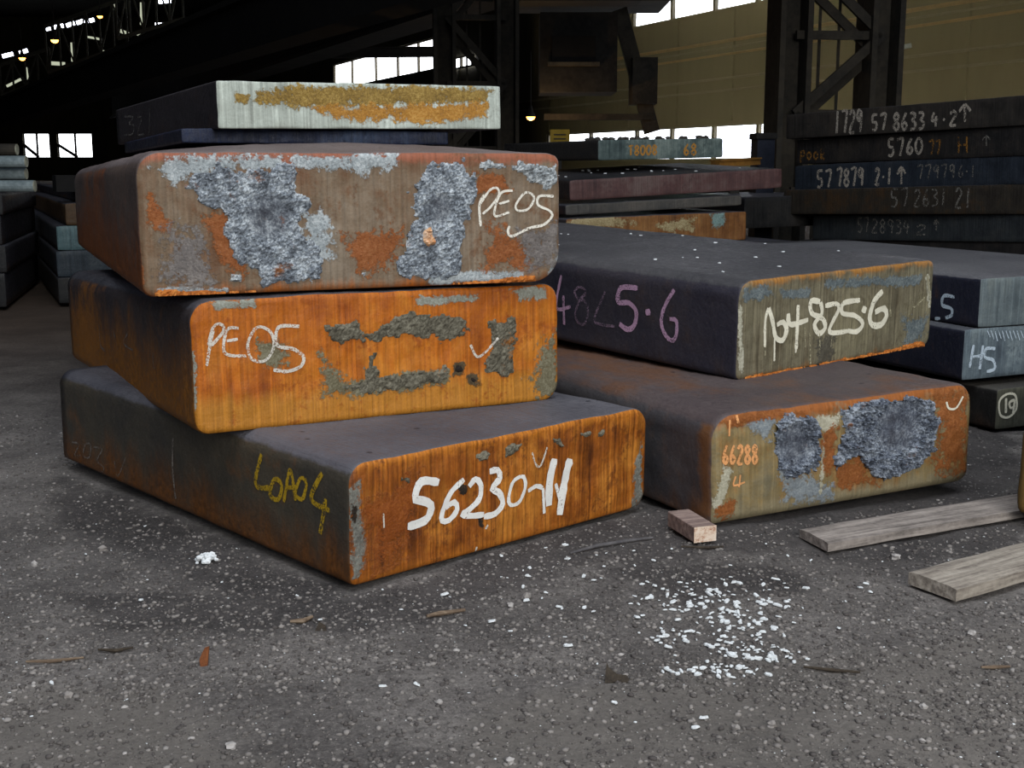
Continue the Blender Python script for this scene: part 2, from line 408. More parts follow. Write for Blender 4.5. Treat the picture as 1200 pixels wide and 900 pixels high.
# ================================================================== GROUND
SOIL_SHADE = [([(740, 560), (1200, 470), (1200, 640), (1060, 655), (930, 650), (840, 640), (760, 690), (700, 660)], .25),
        ([(60, 545), (416, 690), (760, 590), (760, 640), (480, 730), (330, 730), (60, 610)], .22), ([(60, 690), (330, 690), (480, 700), (440, 735), (120, 735)], .15),  # long band to the left: shade of a rut painted into the ground colour
        ([(690, 660), (930, 650), (960, 690), (800, 705)], .2)]
DUST = [([(560, 830), (800, 770), (1200, 730), (1300, 900), (400, 1000)], .25), ([(-50, 800), (200, 790), (320, 900), (-100, 1000)], .25)]
def floor_mat():
    s = NT('gritty_ground'); n = s.noise(1.6, 7, .7); g = s.noise(70, 8, .8); c = s.voro(95); c2 = s.voro(38)
    g2 = s.noise(190, 6, .85); k = s.math('ADD', s.math('MULTIPLY', n, .4), s.math('ADD', s.math('MULTIPLY', g, .4), s.math('MULTIPLY', g2, .25)))
    base = s.ramp(k, [(.42, (62, 59, 58)), (.52, (98, 94, 91)), (.62, (138, 133, 128))])
    soil_shade = s.ramp(k, [(.42, (42, 40, 40)), (.62, (92, 88, 86))])
    dust = s.ramp(k, [(.42, (88, 84, 80)), (.62, (122, 117, 111))])
    rag = s.math('MULTIPLY', s.math('SUBTRACT', s.noise(7, 7, .7), .5), 1.4)
    base = s.mix(s.ss(s.math('ADD', s.attr('dust'), rag), .3, .75), base, dust)
    base = s.mix(s.ss(s.math('ADD', s.attr('soil_shade'), rag), .35, .8), base, soil_shade)
    far = s.ss(s.xyz()[1], 4.2, 8.5); base = s.mix(far, base, s.ramp(k, [(.42, (58, 48, 40)), (.62, (92, 78, 66))]))
    s.bump(s.math('ADD', s.math('MULTIPLY', g, 1.0), s.math('MULTIPLY', s.math('SUBTRACT', 1, c), .3)), .8, .009)
    return s.done(base, .92)
M_floor = floor_mat()
nx, ny = 300, 250
XS = np.linspace(-3.6, 3.6, nx + 1); YS = 1.25 + (6.6 - 1.25) * np.linspace(0, 1, ny + 1) ** 1.35
def ground_z(x, y):
    v = Vector((x, y, 0))
    h = .011 * noise.noise(v * 1.7) + .008 * noise.noise(v * 5.1) + .004 * noise.noise(v * 16) + .0025 * noise.noise(v * 37)
    return min(h - .012, -.001)
verts = [(x, y, ground_z(x, y)) for y in YS for x in XS]
faces = [(j * (nx + 1) + i, j * (nx + 1) + i + 1, (j + 1) * (nx + 1) + i + 1, (j + 1) * (nx + 1) + i) for j in range(ny) for i in range(nx)]
# the apron that carries the floor on to the walls
b = len(verts); zc = -.03
verts += [(-70, -9, zc), (40, -9, zc), (40, 200, zc), (-70, 200, zc)]; faces.append((b, b + 1, b + 2, b + 3))
floor = mesh_obj('floor', verts, faces, M_floor, None, True); tag(floor, kind='structure')
vv = np.array(verts)
for nm, polys in (('soil_shade', SOIL_SHADE), ('dust', DUST)):
    val = np.zeros(len(vv))
    for poly, soft in polys:
        q = [tuple(ground(*p))[:2] for p in poly]; val = np.maximum(val, np.clip(.5 + poly_sd(vv[:, :2], q) / soft, 0, 1))
    a_ = floor.data.attributes.new(nm, 'FLOAT', 'POINT'); a_.data.foreach_set('value', val.astype(np.float32))

# ================================================================== MILL BUILDING
M_wall = simple('sooty_cladding', (38, 35, 26), (56, 51, 36), .35, .9, stretch=(1, 1, .25))
M_dark = simple('sooty_steel', (26, 25, 24), (44, 42, 38), 1.2, .85)
M_col = simple('column_steel', (40, 38, 34), (62, 57, 48), 1.5, .85)
M_black = simple('black_steel', (14, 14, 14), (24, 23, 22), 1.0, .9)
M_sky = emissive('daylit_glass', (250, 252, 255), 4.6)
M_frame = simple('window_frame_steel', (60, 56, 48), (80, 74, 60), 3)
M_pipe = simple('ochre_pipe', (104, 72, 26), (132, 92, 36), 3)  # on the wall pipes the ochre stands for orange light falling on them
LD = Vector((-.406, .914, 0)); LN = Vector((.914, .406, 0))          # along the hall, and outward through the long wall
W0 = Vector((7.08, 34, 0)); ROT = Matrix((LN, LD, Vector((0, 0, 1)))).transposed()
def wall_s(px, py=150):                                              # where the long wall stands behind a point of the photograph
    d = ray(px, py); o = Vector((0, 0, CAM_H)); k = (W0 - o).dot(LN) / d.dot(LN); p = o + d * k; return (p - W0).dot(LD), p.z
wall = MB()
def wall_block(s0, s1, z0, z1): wall.box(W0 + LD * (s0 + s1) / 2 + LN * .15 + Vector((0, 0, (z0 + z1) / 2)), (.3, abs(s1 - s0), z1 - z0), ROT)
LOW, UP = (1.2, 2.23), (5.42, 6.85)
SA, SB = -24.0, 160.0
s_low = (wall_s(640)[0], SA + 2); s_up1 = (wall_s(738)[0], SA + 2); s_up2 = (wall_s(392)[0], wall_s(514)[0])
wall_block(SA, SB, 0, LOW[0]); wall_block(s_low[0], SB, LOW[0], LOW[1]); wall_block(SA, SA + 2, LOW[0], LOW[1])
wall_block(SA, SB, LOW[1], UP[0]); wall_block(SA, SA + 2, *UP); wall_block(s_up1[0], s_up2[1], *UP); wall_block(s_up2[0], SB, *UP); wall_block(SA, SB, UP[1], 12)
wr = wall.build('wall_right', M_wall); tag(wr, kind='structure')
for k in range(22): MB().box(W0 + LD * (SA + 2 + k * 3.0) - LN * .03 + Vector((0, 0, 3.85)), (.06, .12, 3.1), ROT).build('cladding_seam', M_wall, wr)
def window(n, edges, z, off=0.0):
    root = empty('window_%d' % n, W0 + LD * (edges[0] + edges[-1]) / 2 + Vector((0, 0, z[0]))); root['kind'] = 'structure'
    def put(mb, name, mat):
        o = mb.build(name, mat, root); o.matrix_parent_inverse = Matrix.Translation(-root.location); return o
    fr = MB()
    for e in edges: fr.box(W0 + LD * e + LN * (.1 + off) + Vector((0, 0, sum(z) / 2)), (.12, .13, z[1] - z[0]), ROT)
    for q in (z[0] + .03, z[1] - .03): fr.box(W0 + LD * (edges[0] + edges[-1]) / 2 + LN * (.1 + off) + Vector((0, 0, q)), (.1, abs(edges[-1] - edges[0]), .06), ROT)
    put(fr, 'window_frame', M_frame)
    for e0, e1 in zip(edges[:-1], edges[1:]):
        put(MB().box(W0 + LD * (e0 + e1) / 2 + LN * (.16 + off) + Vector((0, 0, sum(z) / 2)), (.02, abs(e1 - e0) - .1, z[1] - z[0] - .05), ROT), 'pane', M_sky)
window(1, [wall_s(p)[0] for p in (641, 690, 744, 785, 834, 886, 942, 1003, 1070, 1142)] + [SA + 8, SA + 4, SA + 2], LOW)
window(2, [wall_s(p)[0] for p in (738, 782.5, 831.5, 880, 934, 990, 1056, 1130)] + [SA + 9, SA + 5, SA + 2], UP)
window(3, [wall_s(p)[0] for p in (392, 412.5, 440, 465.5, 489.5, 514)], UP)
window(6, [wall_s(p)[0] for p in (531, 545, 558)], (wall_s(545, 80)[1], wall_s(545, 66)[1]), -.24)
window(7, [wall_s(p)[0] for p in (711, 728)], (wall_s(720, 13)[1], wall_s(720, 6)[1]), -.24)
bm0, bm1 = at(388, 62, 40), at(520, 60.5, 40); o = empty('cross_beam', (bm0 + bm1) / 2); tag(o, 'dark horizontal beam across the tops of the windows left of the left lattice column', 'beam')
v = (bm1 - bm0) / 2
MB().bar(-v, v, .1, .26).build('web', M_dark, o); MB().bar(-v + Vector((0, 0, .14)), v + Vector((0, 0, .14)), .3, .03).build('flange', M_dark, o); MB().bar(-v - Vector((0, 0, .14)), v - Vector((0, 0, .14)), .3, .03).build('flange', M_dark, o)
# girts and pipes that run along the wall
for i, (py, mat, r) in enumerate(((62, M_frame, .035), (80, M_frame, .03), (6, M_pipe, .05), (26, M_pipe, .035), (16, M_frame, .03))):
    s_, z_ = wall_s(1120, py)
    p0 = W0 + LD * SA - LN * .25 + Vector((0, 0, z_)); p1 = W0 + LD * (60 if i < 2 else 9) - LN * .25 + Vector((0, 0, z_))
    o = MB().tube([p0, p1], r, 8).build('wall_pipe', mat); tag(o, ['dull pipe running along the hazy back wall, lower of the two thin grey ones', 'dull pipe along the hazy back wall just under the other thin grey one',
        'topmost ochre pipe on the wall at the upper right', 'lower ochre pipe on the wall at the upper right', 'thin grey pipe between the two ochre pipes at the upper right'][i], 'pipe', 'pipes along the back wall')
# end wall, far left
ew = MB(); EY = 95.0
def epx(px, py): return at(px, py, EY)
zt, zb = epx(50, 157).z, epx(50, 184).z
xs = [epx(p, 170).x for p in (-60, 27, 58, 67, 108, 520)]
ew.box(((xs[0] - 40 + xs[5]) / 2, EY + .2, zb / 2), (xs[5] - xs[0] + 40, .4, zb)); ew.box(((xs[0] - 40 + xs[5]) / 2, EY + .2, (zt + 16) / 2), (xs[5] - xs[0] + 40, .4, 16 - zt))
for q0, q1 in ((xs[0] - 40, xs[1]), (xs[2], xs[3]), (xs[4], xs[5])): ew.box(((q0 + q1) / 2, EY + .2, (zt + zb) / 2), (q1 - q0, .4, zt - zb))
tag(ew.build('wall_back', M_wall), kind='structure')
for n, (q0, q1) in enumerate(((xs[1], xs[2]), (xs[3], xs[4]))):
    root = empty('window_%d' % (4 + n), ((q0 + q1) / 2, EY + .2, zb)); root['kind'] = 'structure'
    h = zt - zb; fr = MB(); wd = q1 - q0
    for q in (-wd / 2, 0, wd / 2): fr.box((q, 0, h / 2), (.14, .14, h))
    fr.bar((-wd / 2, -.1, h * .55), (wd * .05, -.1, 0), .2, .2); fr.build('window_frame', M_dark, root)
    for q in (-wd / 4, wd / 4): MB().box((q, .05, h / 2), (wd / 2 - .16, .03, h)).build('pane', M_sky, root)
# left wall and roof close the hall
lw = MB(); L0 = Vector((-27, 20, 0)); lw.box(L0 + LD * 40 + Vector((0, 0, 6)), (.3, 110, 12), ROT); tag(lw.build('wall_left', M_wall), kind='structure')
rf = MB(); rf.box((-18, 92, 12.2), (110, 170, .3)); tag(rf.build('ceiling', M_dark), kind='structure')

# smoke that hangs between the columns and the long wall
hz = MB(); hz.box(W0 + LD * -10.5 - LN * 3.4 + Vector((0, 0, 2.95)), (6.0, 25, 4.7), ROT)
ms = bpy.data.materials.new('smoke_haze'); ms.use_nodes = True; nt = ms.node_tree; nt.nodes.clear()
out = nt.nodes.new('ShaderNodeOutputMaterial'); pv = nt.nodes.new('ShaderNodeVolumeScatter'); pv.inputs['Color'].default_value = (.95, .74, .33, 1); pv.inputs['Density'].default_value = .021; pv.inputs['Anisotropy'].default_value = .2
nt.links.new(pv.outputs[0], out.inputs['Volume'])
tag(hz.build('smoke_haze', ms), 'yellowish smoke haze hanging in front of the windows of the back wall', 'haze', kind='stuff')

# lattice columns
def lattice_column(cx_px, depth, width, label, zs, bay, par):
    base = at(cx_px, 196, depth); base.z = 0
    root = empty('lattice_column', base, (0, 0, R(6))); tag(root, label, 'column', 'lattice columns of the crane runway')
    H = 11.0; hw = width / 2; fl = width * .26
    for sgn in (-1, 1):
        m = MB(); x = sgn * (hw - fl / 2)
        m.box((x - fl / 2 + .03, 0, H / 2), (.06, .5, H)).box((x + fl / 2 - .03, 0, H / 2), (.06, .5, H)).box((x, .05, H / 2), (fl - .12, .05, H)); m.build('flange', M_col, root)
    a0, a1 = (-hw + fl * .6, hw - fl * .6)
    for k in range(-5, 10):
        z = zs + k * bay
        if not 0 < z < H - bay: continue
        MB().box((0, -.12, z), (a1 - a0, .06, .09)).build('strut', M_col, root)
        lo, hi = (a0, a1) if (k + par) % 2 else (a1, a0)                     # lacing runs up to the left, then up to the right
        for dy, dz in ((-.16, .0), (.05, -.17)): MB().bar((lo, dy, z + dz), (hi, dy, z + bay + dz), .05, .10).build('lacing_bar', M_col, root)
    for x in (-.10 * width, .06 * width): MB().tube([(x, .1, 0), (x, .1, H)], .018, 6).build('conduit', M_col, root)
    MB().box((0, 0, .06), (width + .3, .8, .12)).build('base_plate', M_col, root)
    return root
lattice_column(971.5, 14.0, 1.39, 'dark lattice steel column rising behind the chalk-marked stack at right', 2.42, .84, 0)
lattice_column(558, 21.0, 1.40, 'dark lattice steel column behind the topmost pale-fronted slab', 3.42, 1.06, 1)

# crane runway girders
g = empty('runway_girder', at(512, 22, 26.0)); tag(g, 'deep black runway girder running from the left lattice column to the far left', 'girder')
d0 = at(505, 22, 21.3) - at(512, 22, 21.3)
MB().bar(Vector((1.2, -2.7, .85)), LD * 56 + Vector((0, 0, .85)), .5, 1.7).build('web', M_black, g)
for z in (.03, 1.7): MB().bar(Vector((1.2, -2.7, z)), LD * 56 + Vector((0, 0, z)), .9, .1).build('flange', M_dark, g)
pa, pb = at(-40, 136, 60), at(330, -12, 21.7)
g = empty('crane_girder', pa); tag(g, 'dark crane girder with a rail crossing the upper left corner', 'girder')
v = pb - pa
cgw = MB().bar(Vector((0, 0, -.5)), v * 1.3 + Vector((0, 0, -.5)), .6, .8).build('web', M_black, g)
MB().bar((0, 0, -.06), v * 1.3 + Vector((0, 0, -.06)), 1.0, .1).build('flange', M_dark, g)
MB().bar((0, 0, .06), v * 1.3 + Vector((0, 0, .06)), .1, .14).build('rail', simple('worn_rail', (60, 56, 54), (84, 78, 74), 2), g)
st = [k for k in range(1, 16)]
for k in st: MB().box(v * (k / 13.0) + Vector((-.05, -.33, -.5)), (.08, .06, .75)).build('stiffener', M_black, cgw)

# roof steel and lights seen high in the upper left
M_lamp = emissive('sodium_lamp', (255, 150, 60), 14); M_pale = simple('pale_steel', (120, 120, 105), (160, 160, 140), 2); M_truss = simple('roof_steel', (52, 52, 46), (78, 77, 66), 2)  # M_pale is a plain pale steel colour
M_tube = emissive('skylight_glass', (235, 240, 255), 6); M_glint = emissive('steel_glint_glow', (200, 205, 180), .8)
def lamp(p, r, label, light=0):
    o = empty('high_bay_lamp', p); tag(o, label, 'lamp')
    shd = MB().tube([(0, 0, r * 2.4), (0, 0, r * 1.2), (0, 0, 0)], [r * .3, r * .6, r * 1.15], 12).build('shade', M_dark, o)
    bm_ = MB().tube([(0, 0, -r * .75), (0, 0, -r * .5), (0, 0, 0), (0, 0, r * .5)], [r * .3, r * .75, r, r * .5], 12); bm_.build('bulb', M_lamp, shd, True)
    MB().tube([(0, 0, r * 2.4), (0, 0, r * 2.4 + 1.0)], r * .12, 6).build('hanger', M_dark, o)
    if light:
        l = bpy.data.lights.new('sodium_light', 'POINT'); l.energy = light; l.color = (1, .62, .28); l.shadow_soft_size = r
        lo = bpy.data.objects.new('sodium_light', l); col.objects.link(lo); lo.parent = o; lo.location = (0, 0, -r * 1.6)
    return o
lamp(at(117, 19, 46), .10, 'orange lamp at the right end of the upper row of skylights, top left')
lamp(at(64, 47, 46), .14, 'orange lamp under the upper row of skylights, top left')
lamp(at(26, 68, 50), .13, 'orange lamp nearest the left border, among the roof steel')
lamp(at(622, 137, 24), .085, 'small glowing orange lamp right of the left lattice column', 60)
for i, (x0, y0, x1, y1) in enumerate(((3, 66, 15, 63), (23, 62, 32, 59), (54, 34, 59, 33), (63, 32, 74, 30), (78, 30, 87, 27), (90, 27, 99, 24), (103, 25, 110, 23), (182, 29, 196, 29), (186, 2, 200, 1))):
    d = 62; a, c = at(x0, y0, d), at(x1, y1, d)
    o = empty('roof_light', (a + c) / 2); q = (c - a) / 2
    MB().bar(-q, q, .08, .17).build('pane', M_tube, o); MB().bar(-q * 1.12 + Vector((0, .1, 0)), q * 1.12 + Vector((0, .1, 0)), .1, .24).build('frame', M_dark, o)
    tag(o, ['leftmost bright dash of the lower pair of roof lights', 'right-hand bright dash of the lower pair of roof lights', 'smallest leftmost dash in the upper row of five roof lights', 'second dash in the upper row of five roof lights',
        'middle dash in the upper row of five roof lights', 'fourth dash in the upper row of five roof lights', 'rightmost dash in the upper row of five roof lights', 'lone bright dash right of the lit ladder, top left', 'bright dash touching the top border, top left'][i], 'roof light', 'roof lights in the upper left corner')
for i, (x0, y0, x1, y1, wd, lb) in enumerate(((166, 3, 166, 29, .13, 'upright glowing bar for lit steel, tallest of these bars at the top left'), (133, 3, 133, 11, .13, 'short upright glowing bar for lit steel at the top border, left of the tallest bar'), (84, 50, 85, 72, .09, 'thin upright glowing bar for lit steel below the upper row of roof lights'),
        (58, 74, 76, 75, .16, 'broad low glowing bar for lit steel under the thin upright bar, top left'), (30, 79, 32, 93, .12, 'upright glowing bar for lit steel near the left border'), (8, 101, 26, 92, .10, 'slanting glowing bar for lit steel at the left border just above the crane rail'),
        (141, 36, 153, 41, .16, 'glowing bar for lit steel at the foot of the tallest bar, to its left'), (160, 40, 167, 36, .14, 'glowing bar for lit steel at the foot of the tallest bar, to its right'), (101, 43, 118, 46, .09, 'slanting glowing bar for lit steel in the middle of the roof steel, top left'), (120, 60, 126, 61, .10, 'tiny glowing bar for lit steel just above the crane rail, top left'))):
    a, c = at(x0, y0, 58), at(x1, y1, 58); o = empty('steel_glint', (a + c) / 2); q = (c - a) / 2  # self-lit bars put in for roof steel that only catches light
    MB().bar(-q, q, .07, wd, (1, 0, 0) if abs(q.z) > abs(q.x) else (0, 0, 1)).build('pane', M_glint, o); MB().bar(-q * 1.1 + Vector((0, .12, 0)), q * 1.1 + Vector((0, .12, 0)), .1, wd + .06, (1, 0, 0) if abs(q.z) > abs(q.x) else (0, 0, 1)).build('frame', M_dark, o); tag(o, lb, 'roof light', 'glowing bars for lit roof steel')
def truss(x0, y0, x1, y1, d, label, mat, nbay=6, hgt=1.5):
    a, c = at(x0, y0, d), at(x1, y1, d); o = empty('roof_truss', a); tag(o, label, 'truss', 'roof trusses in the upper left corner'); v = c - a; hz_ = Vector((0, 0, hgt))
    MB().bar((0, 0, 0), v, .12, .14).build('bottom_chord', mat, o); MB().bar(hz_, v + hz_, .12, .14).build('top_chord', mat, o)
    for k in range(nbay + 1):
        p = v * (k / nbay); MB().bar(p, p + hz_, .07, .07, (1, 0, 0)).build('post', mat, o)
        if k < nbay: MB().bar(p + hz_ * (k % 2), v * ((k + 1) / nbay) + hz_ * ((k + 1) % 2), .06, .06).build('brace', mat, o)
truss(2, 112, 60, 92, 56, 'pale roof truss low at the left border above the crane rail', M_truss, 4, 1.3)
truss(56, 85, 150, 52, 54, 'pale roof truss in the middle of the roof steel, top left', M_truss, 6, 1.9)
truss(138, 45, 215, 22, 50, 'pale roof truss nearest the top border, top left', M_truss, 5, 1.9)
# overhead crane silhouettes between the two columns
o = empty('crane_trolley', at(690, 60, 25.5)); tag(o, 'dim overhead crane trolley with a cab, hanging right of the left column', 'crane')
MB().box((0, 0, 1.1), (3.0, 2, .5)).build('frame', M_col, o)
cab = MB().box((-.25, -.2, -.1), (1.5, 1.4, 1.5)).build('cab', M_dark, o)
cw = MB().box((-.35, -.95, -.05), (.85, .1, .5)).build('cab_window', M_black, cab)
MB().box((-.35, -.98, -.33), (1.0, .12, .07)).build('window_ledge', M_frame, cab)
MB().bar((.6, 0, .8), (1.3, 0, -1.6), .25, .3).build('brace', M_col, o); MB().box((1.1, 0, -.6), (.5, .8, .9)).build('motor', M_col, o)
MB().box((.2, -.1, -1.3), (2.2, .3, .12)).build('walkway', M_col, o)
for x in (-.9, -.2, .5, 1.2): MB().bar((x, 0, 1.2), (x, 0, 3.2), .12, .12, (1, 0, 0)).build('hanger', M_col, o)
MB().box((1.3, 0, 1.8), (.9, 1.5, .8)).build('end_carriage', M_dark, o)
o = empty('crane_bridge', at(640, 6, 22)); tag(o, 'dark crane bridge beam at the top border right of the left column', 'crane')
MB().box((.35, 0, .3), (2.5, .8, .55)).build('beam', M_dark, o); MB().box((.35, -.3, .66), (2.5, .2, .08)).build('rail', M_col, o)
for x in (-.7, -.1, .5, 1.1): MB().box((x, -.42, .3), (.07, .06, .5)).build('stiffener', M_col, o)
o = empty('wall_bracket_light', at(1052, 58, 15)); tag(o, 'small pale lamp bracket sticking out from the right lattice column', 'lamp')
MB().bar((-.12, 0, .0), (.14, -.05, .04), .10, .05).build('shade', M_pale, o); MB().bar((-.35, 0, -.08), (-.1, 0, 0), .03, .03).build('arm', M_col, o)

# ================================================================== SLABS OF THE NEAR STACK
CR = dict(
 blue=NT('blue_grey_scale'), grey=NT('grey_scale'), dull=NT('dull_scale'), slate=NT('slate_scale'))
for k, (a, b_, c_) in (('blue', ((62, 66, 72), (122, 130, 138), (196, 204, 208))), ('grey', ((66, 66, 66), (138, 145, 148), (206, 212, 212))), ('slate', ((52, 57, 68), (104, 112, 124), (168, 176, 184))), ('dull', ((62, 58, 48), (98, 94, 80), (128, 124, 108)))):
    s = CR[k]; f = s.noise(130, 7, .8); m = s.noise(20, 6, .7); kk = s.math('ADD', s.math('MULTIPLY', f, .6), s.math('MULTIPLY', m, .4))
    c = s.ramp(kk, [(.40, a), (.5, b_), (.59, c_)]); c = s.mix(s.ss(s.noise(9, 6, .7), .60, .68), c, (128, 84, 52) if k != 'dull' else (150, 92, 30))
    c = s.mix(s.math('MULTIPLY', s.attr('pit_shade'), .8), c, (46, 46, 54))  # hollows darkened in colour, standing in for shade the shallow relief lacks
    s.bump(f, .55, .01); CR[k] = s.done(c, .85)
CH = chalk_mat('white_chalk', (215, 210, 198), .56); CHF = chalk_mat('faint_chalk', (128, 120, 112), .48); PAINT = chalk_mat('white_paint', (238, 238, 232), .68, 160)
YEL = chalk_mat('yellow_paint', (190, 154, 30), .56); PINK = chalk_mat('lilac_chalk', (196, 158, 188), .6); PINKF = chalk_mat('worn_lilac_chalk', (140, 118, 138), .5)
ORC = chalk_mat('orange_chalk', (228, 162, 104), .62); BLC = chalk_mat('pale_blue_chalk', (186, 202, 214), .58); CREAM = chalk_mat('cream_paint', (232, 228, 206), .66, 150)
DIMC = chalk_mat('dim_chalk', (158, 150, 138), .55, 120); DIMO = chalk_mat('dim_orange_chalk', (140, 98, 40), .5, 120); DIMF = chalk_mat('rubbed_chalk', (116, 113, 106), .5, 120)
HOLE = simple('burnt_pit', (24, 20, 18), (44, 34, 26), 30)

z2, z3, z4, z5, z6, z7, z8, z1 = (380, 80, 1 / 3), (50, 300, .4444), (380, 420, 1 / 3), (620, 250, .25), (800, 280, 1 / 3), (740, 400, .3833), (850, 80, .29167), (50, 80, 1 / 3)
def zz(z, pts): return [(z[0] + x * z[2], z[1] + y * z[2]) for x, y in pts]

# ---- bottom slab, 56230-11
m = slab_mat('rust_brown_slab', .305, ((92, 48, 18), (140, 78, 24), (176, 112, 42)), .6, bot=((168, 100, 30), .12), topb=((172, 104, 32), .9), m1=((84, 82, 76), (112, 112, 104), (140, 140, 130)), m2=((28, 22, 18), (40, 32, 24), (56, 44, 30)), m3=((120, 60, 14), (132, 68, 18), (150, 84, 28)),
             side=((50, 49, 46), (74, 68, 56)), side_rust=(112, 68, 28), rust_lo=-.05, rust_hi=.55, top=((74, 74, 80), (98, 97, 102)))
S1 = Slab('steel_slab', 'rusty bottom slab of the near stack, painted 56230-11 in white', (-.389, 2.837, 0.0), R(42.8), 1.071, 1.66, .305, m, tw=.016, rad=(.02, .05, .06, .05), rc=.012, res=(130, 46, 38), seed=1,
    masks=dict(m1=[(zz(z4, [(85, 470), (120, 440), (135, 560), (150, 640), (130, 760), (100, 780)]), .03), (zz(z4, [(1085, 420), (1118, 300), (1118, 500), (1090, 540)]), .03), (zz(z4, [(1080, 480), (1110, 480), (1100, 540), (1070, 540)]), .02)],
               m2=[(zz(z4, [(480, 435), (508, 440), (505, 480), (478, 480)]), .012), (zz(z4, [(540, 530), (562, 560), (556, 600), (540, 595)]), .012), (zz(z4, [(100, 510), (118, 520), (115, 580), (98, 575)]), .012)],
               m3=[(zz(z4, [(140, 520), (330, 400), (330, 620), (180, 740)]), .1)]))
for poly in ([(530, 340), (560, 320), (585, 330), (575, 365), (545, 370)], [(630, 310), (665, 290), (695, 300), (670, 345), (635, 350)], [(960, 255), (990, 240), (988, 275), (965, 280)], [(260, 410), (305, 415), (300, 440), (265, 435)], [(790, 280), (830, 280), (845, 310), (825, 320)], [(895, 262), (945, 255), (950, 278), (905, 278)]):
    S1.crust(zz(z4, poly), CR['dull'], 'flaked_scale', .012, .005, .006, 40)
S1.write([([(402, 436), (340, 432), (318, 495), (345, 500), (374, 515), (364, 558), (335, 578), (292, 590)], 32.4), ([(490, 425), (445, 470), (414, 540), (414, 570), (438, 568), (466, 530), (455, 505), (425, 525)], 22.8),
    ([(508, 450), (530, 424), (548, 442), (545, 490), (510, 530), (482, 548), (520, 553), (560, 548)], 22.8), ([(580, 398), (608, 392), (616, 420), (588, 458), (612, 470), (626, 510), (600, 545), (560, 556)], 25.2),
    ([(690, 414), (662, 435), (647, 490), (655, 515), (685, 503), (706, 450), (700, 416), (690, 414)], 15.6), ([(715, 466), (745, 448), (766, 456)], 16.8), ([(768, 455), (772, 545)], 13.2), ([(808, 352), (792, 430), (788, 518)], 36.0), ([(862, 352), (842, 440), (826, 550)], 36.0), ([(812, 440), (828, 500)], 14.4)],
    PAINT, 'painted_number', 'white painted number 56230-11', zt=z4)
S1.write([([(730, 330), (742, 372), (760, 375), (783, 312)], 8), ([(535, 662), (525, 700)], 9), ([(207, 545), (209, 595)], 6), ([(575, 585), (565, 600)], 9)], CH, 'chalk_mark', 'chalk tick above the painted number', zt=z4)
S1.write([([(578, 522), (563, 602), (602, 612)], 15.4), ([(614, 588), (600, 628), (622, 642), (632, 605), (614, 588)], 15.4), ([(637, 648), (654, 565), (668, 645)], 14.0), ([(640, 612), (668, 608)], 12.6), ([(682, 585), (668, 625), (686, 641), (697, 600), (682, 585)], 12.6), ([(738, 572), (710, 640), (758, 672)], 16.8), ([(748, 640), (733, 732)], 15.4)],
    YEL, 'painted_letters', 'yellow painted letters L0A04', 'side', zt=z3)
S1.write([([(78, 490), (96, 497), (86, 525), (104, 525)], 5), ([(115, 495), (108, 525), (124, 530), (128, 500), (115, 495)], 5), ([(135, 503), (158, 510), (145, 538), (163, 560), (148, 578)], 5), ([(190, 540), (199, 580), (220, 532)], 5), ([(345, 480), (344, 560), (352, 640)], 8)], CHF, 'chalk_mark', 'faint chalk figures and a tick', 'side', zt=z3)

# ---- middle slab, orange
m = slab_mat('orange_slab', .353, ((138, 68, 14), (168, 92, 18), (182, 112, 32)), .36, bot=((172, 114, 38), .33), m1=((82, 76, 56), (112, 106, 82), (134, 130, 108)), m2=((120, 118, 104), (140, 142, 130), (160, 164, 154)), m3=((60, 50, 36), (74, 62, 44), (96, 80, 54)),
             side=((44, 41, 45), (64, 57, 56)), side_rust=(150, 94, 28), rust_lo=.18, rust_hi=.85, top=((58, 58, 63), (82, 81, 86)))
S2 = Slab('steel_slab', 'bright orange rusted middle slab of the near stack, chalked PE05', (-.822, 3.127, .311), R(28.7), 1.099, 1.9, .353, m, tw=-.033, tu=-.003, rad=(.035, .055, .05, .06), rc=.014, res=(130, 46, 44), seed=2,
    masks=dict(m1=[(zz(z4, [(-10, -30), (60, 60), (120, 130), (0, 135)]), .03), ([(395, 448), (450, 442), (525, 432), (526, 450), (452, 462), (395, 462)], .03), ([(640, 400), (656, 390), (656, 465), (630, 470), (620, 450)], .05), ([(300, 402), (330, 396), (336, 430), (312, 432)], .05)],
               m2=[([(240, 352), (300, 348), (300, 360), (250, 364)], .02), ([(219, 415), (228, 412), (233, 470), (224, 490)], .02), ([(480, 348), (560, 344), (560, 354), (490, 358)], .02), ([(595, 338), (640, 335), (640, 350), (610, 352)], .02)],
               m3=[([(530, 425), (544, 424), (545, 438), (531, 440)], .012), ([(547, 440), (560, 438), (560, 452), (550, 452)], .012)]),
    side_poly=[([(88, 360), (110, 350), (118, 400), (105, 430), (90, 410)], .5)])
for poly in ([(375, 378), (412, 374), (440, 388), (462, 366), (540, 368), (556, 388), (520, 402), (470, 394), (440, 404), (420, 398), (398, 408), (388, 396)], [(572, 378), (606, 370), (606, 440), (586, 444), (566, 436), (574, 410)],
             [(426, 415), (440, 415), (446, 440), (475, 436), (512, 432), (524, 424), (526, 446), (470, 458), (425, 462), (398, 452), (428, 444)]):
    S2.crust(poly, CR['dull'], 'scale_crust', .008, .006, .016, 30)
for c_, r_ in (((538, 432), 7), ((554, 445), 6)):
    S2.crust([(c_[0] + r_ * math.cos(q), c_[1] + r_ * math.sin(q)) for q in np.linspace(0, 6.28, 9)[:-1]], HOLE, 'burnt_patch', .004, .005, .006, 40)
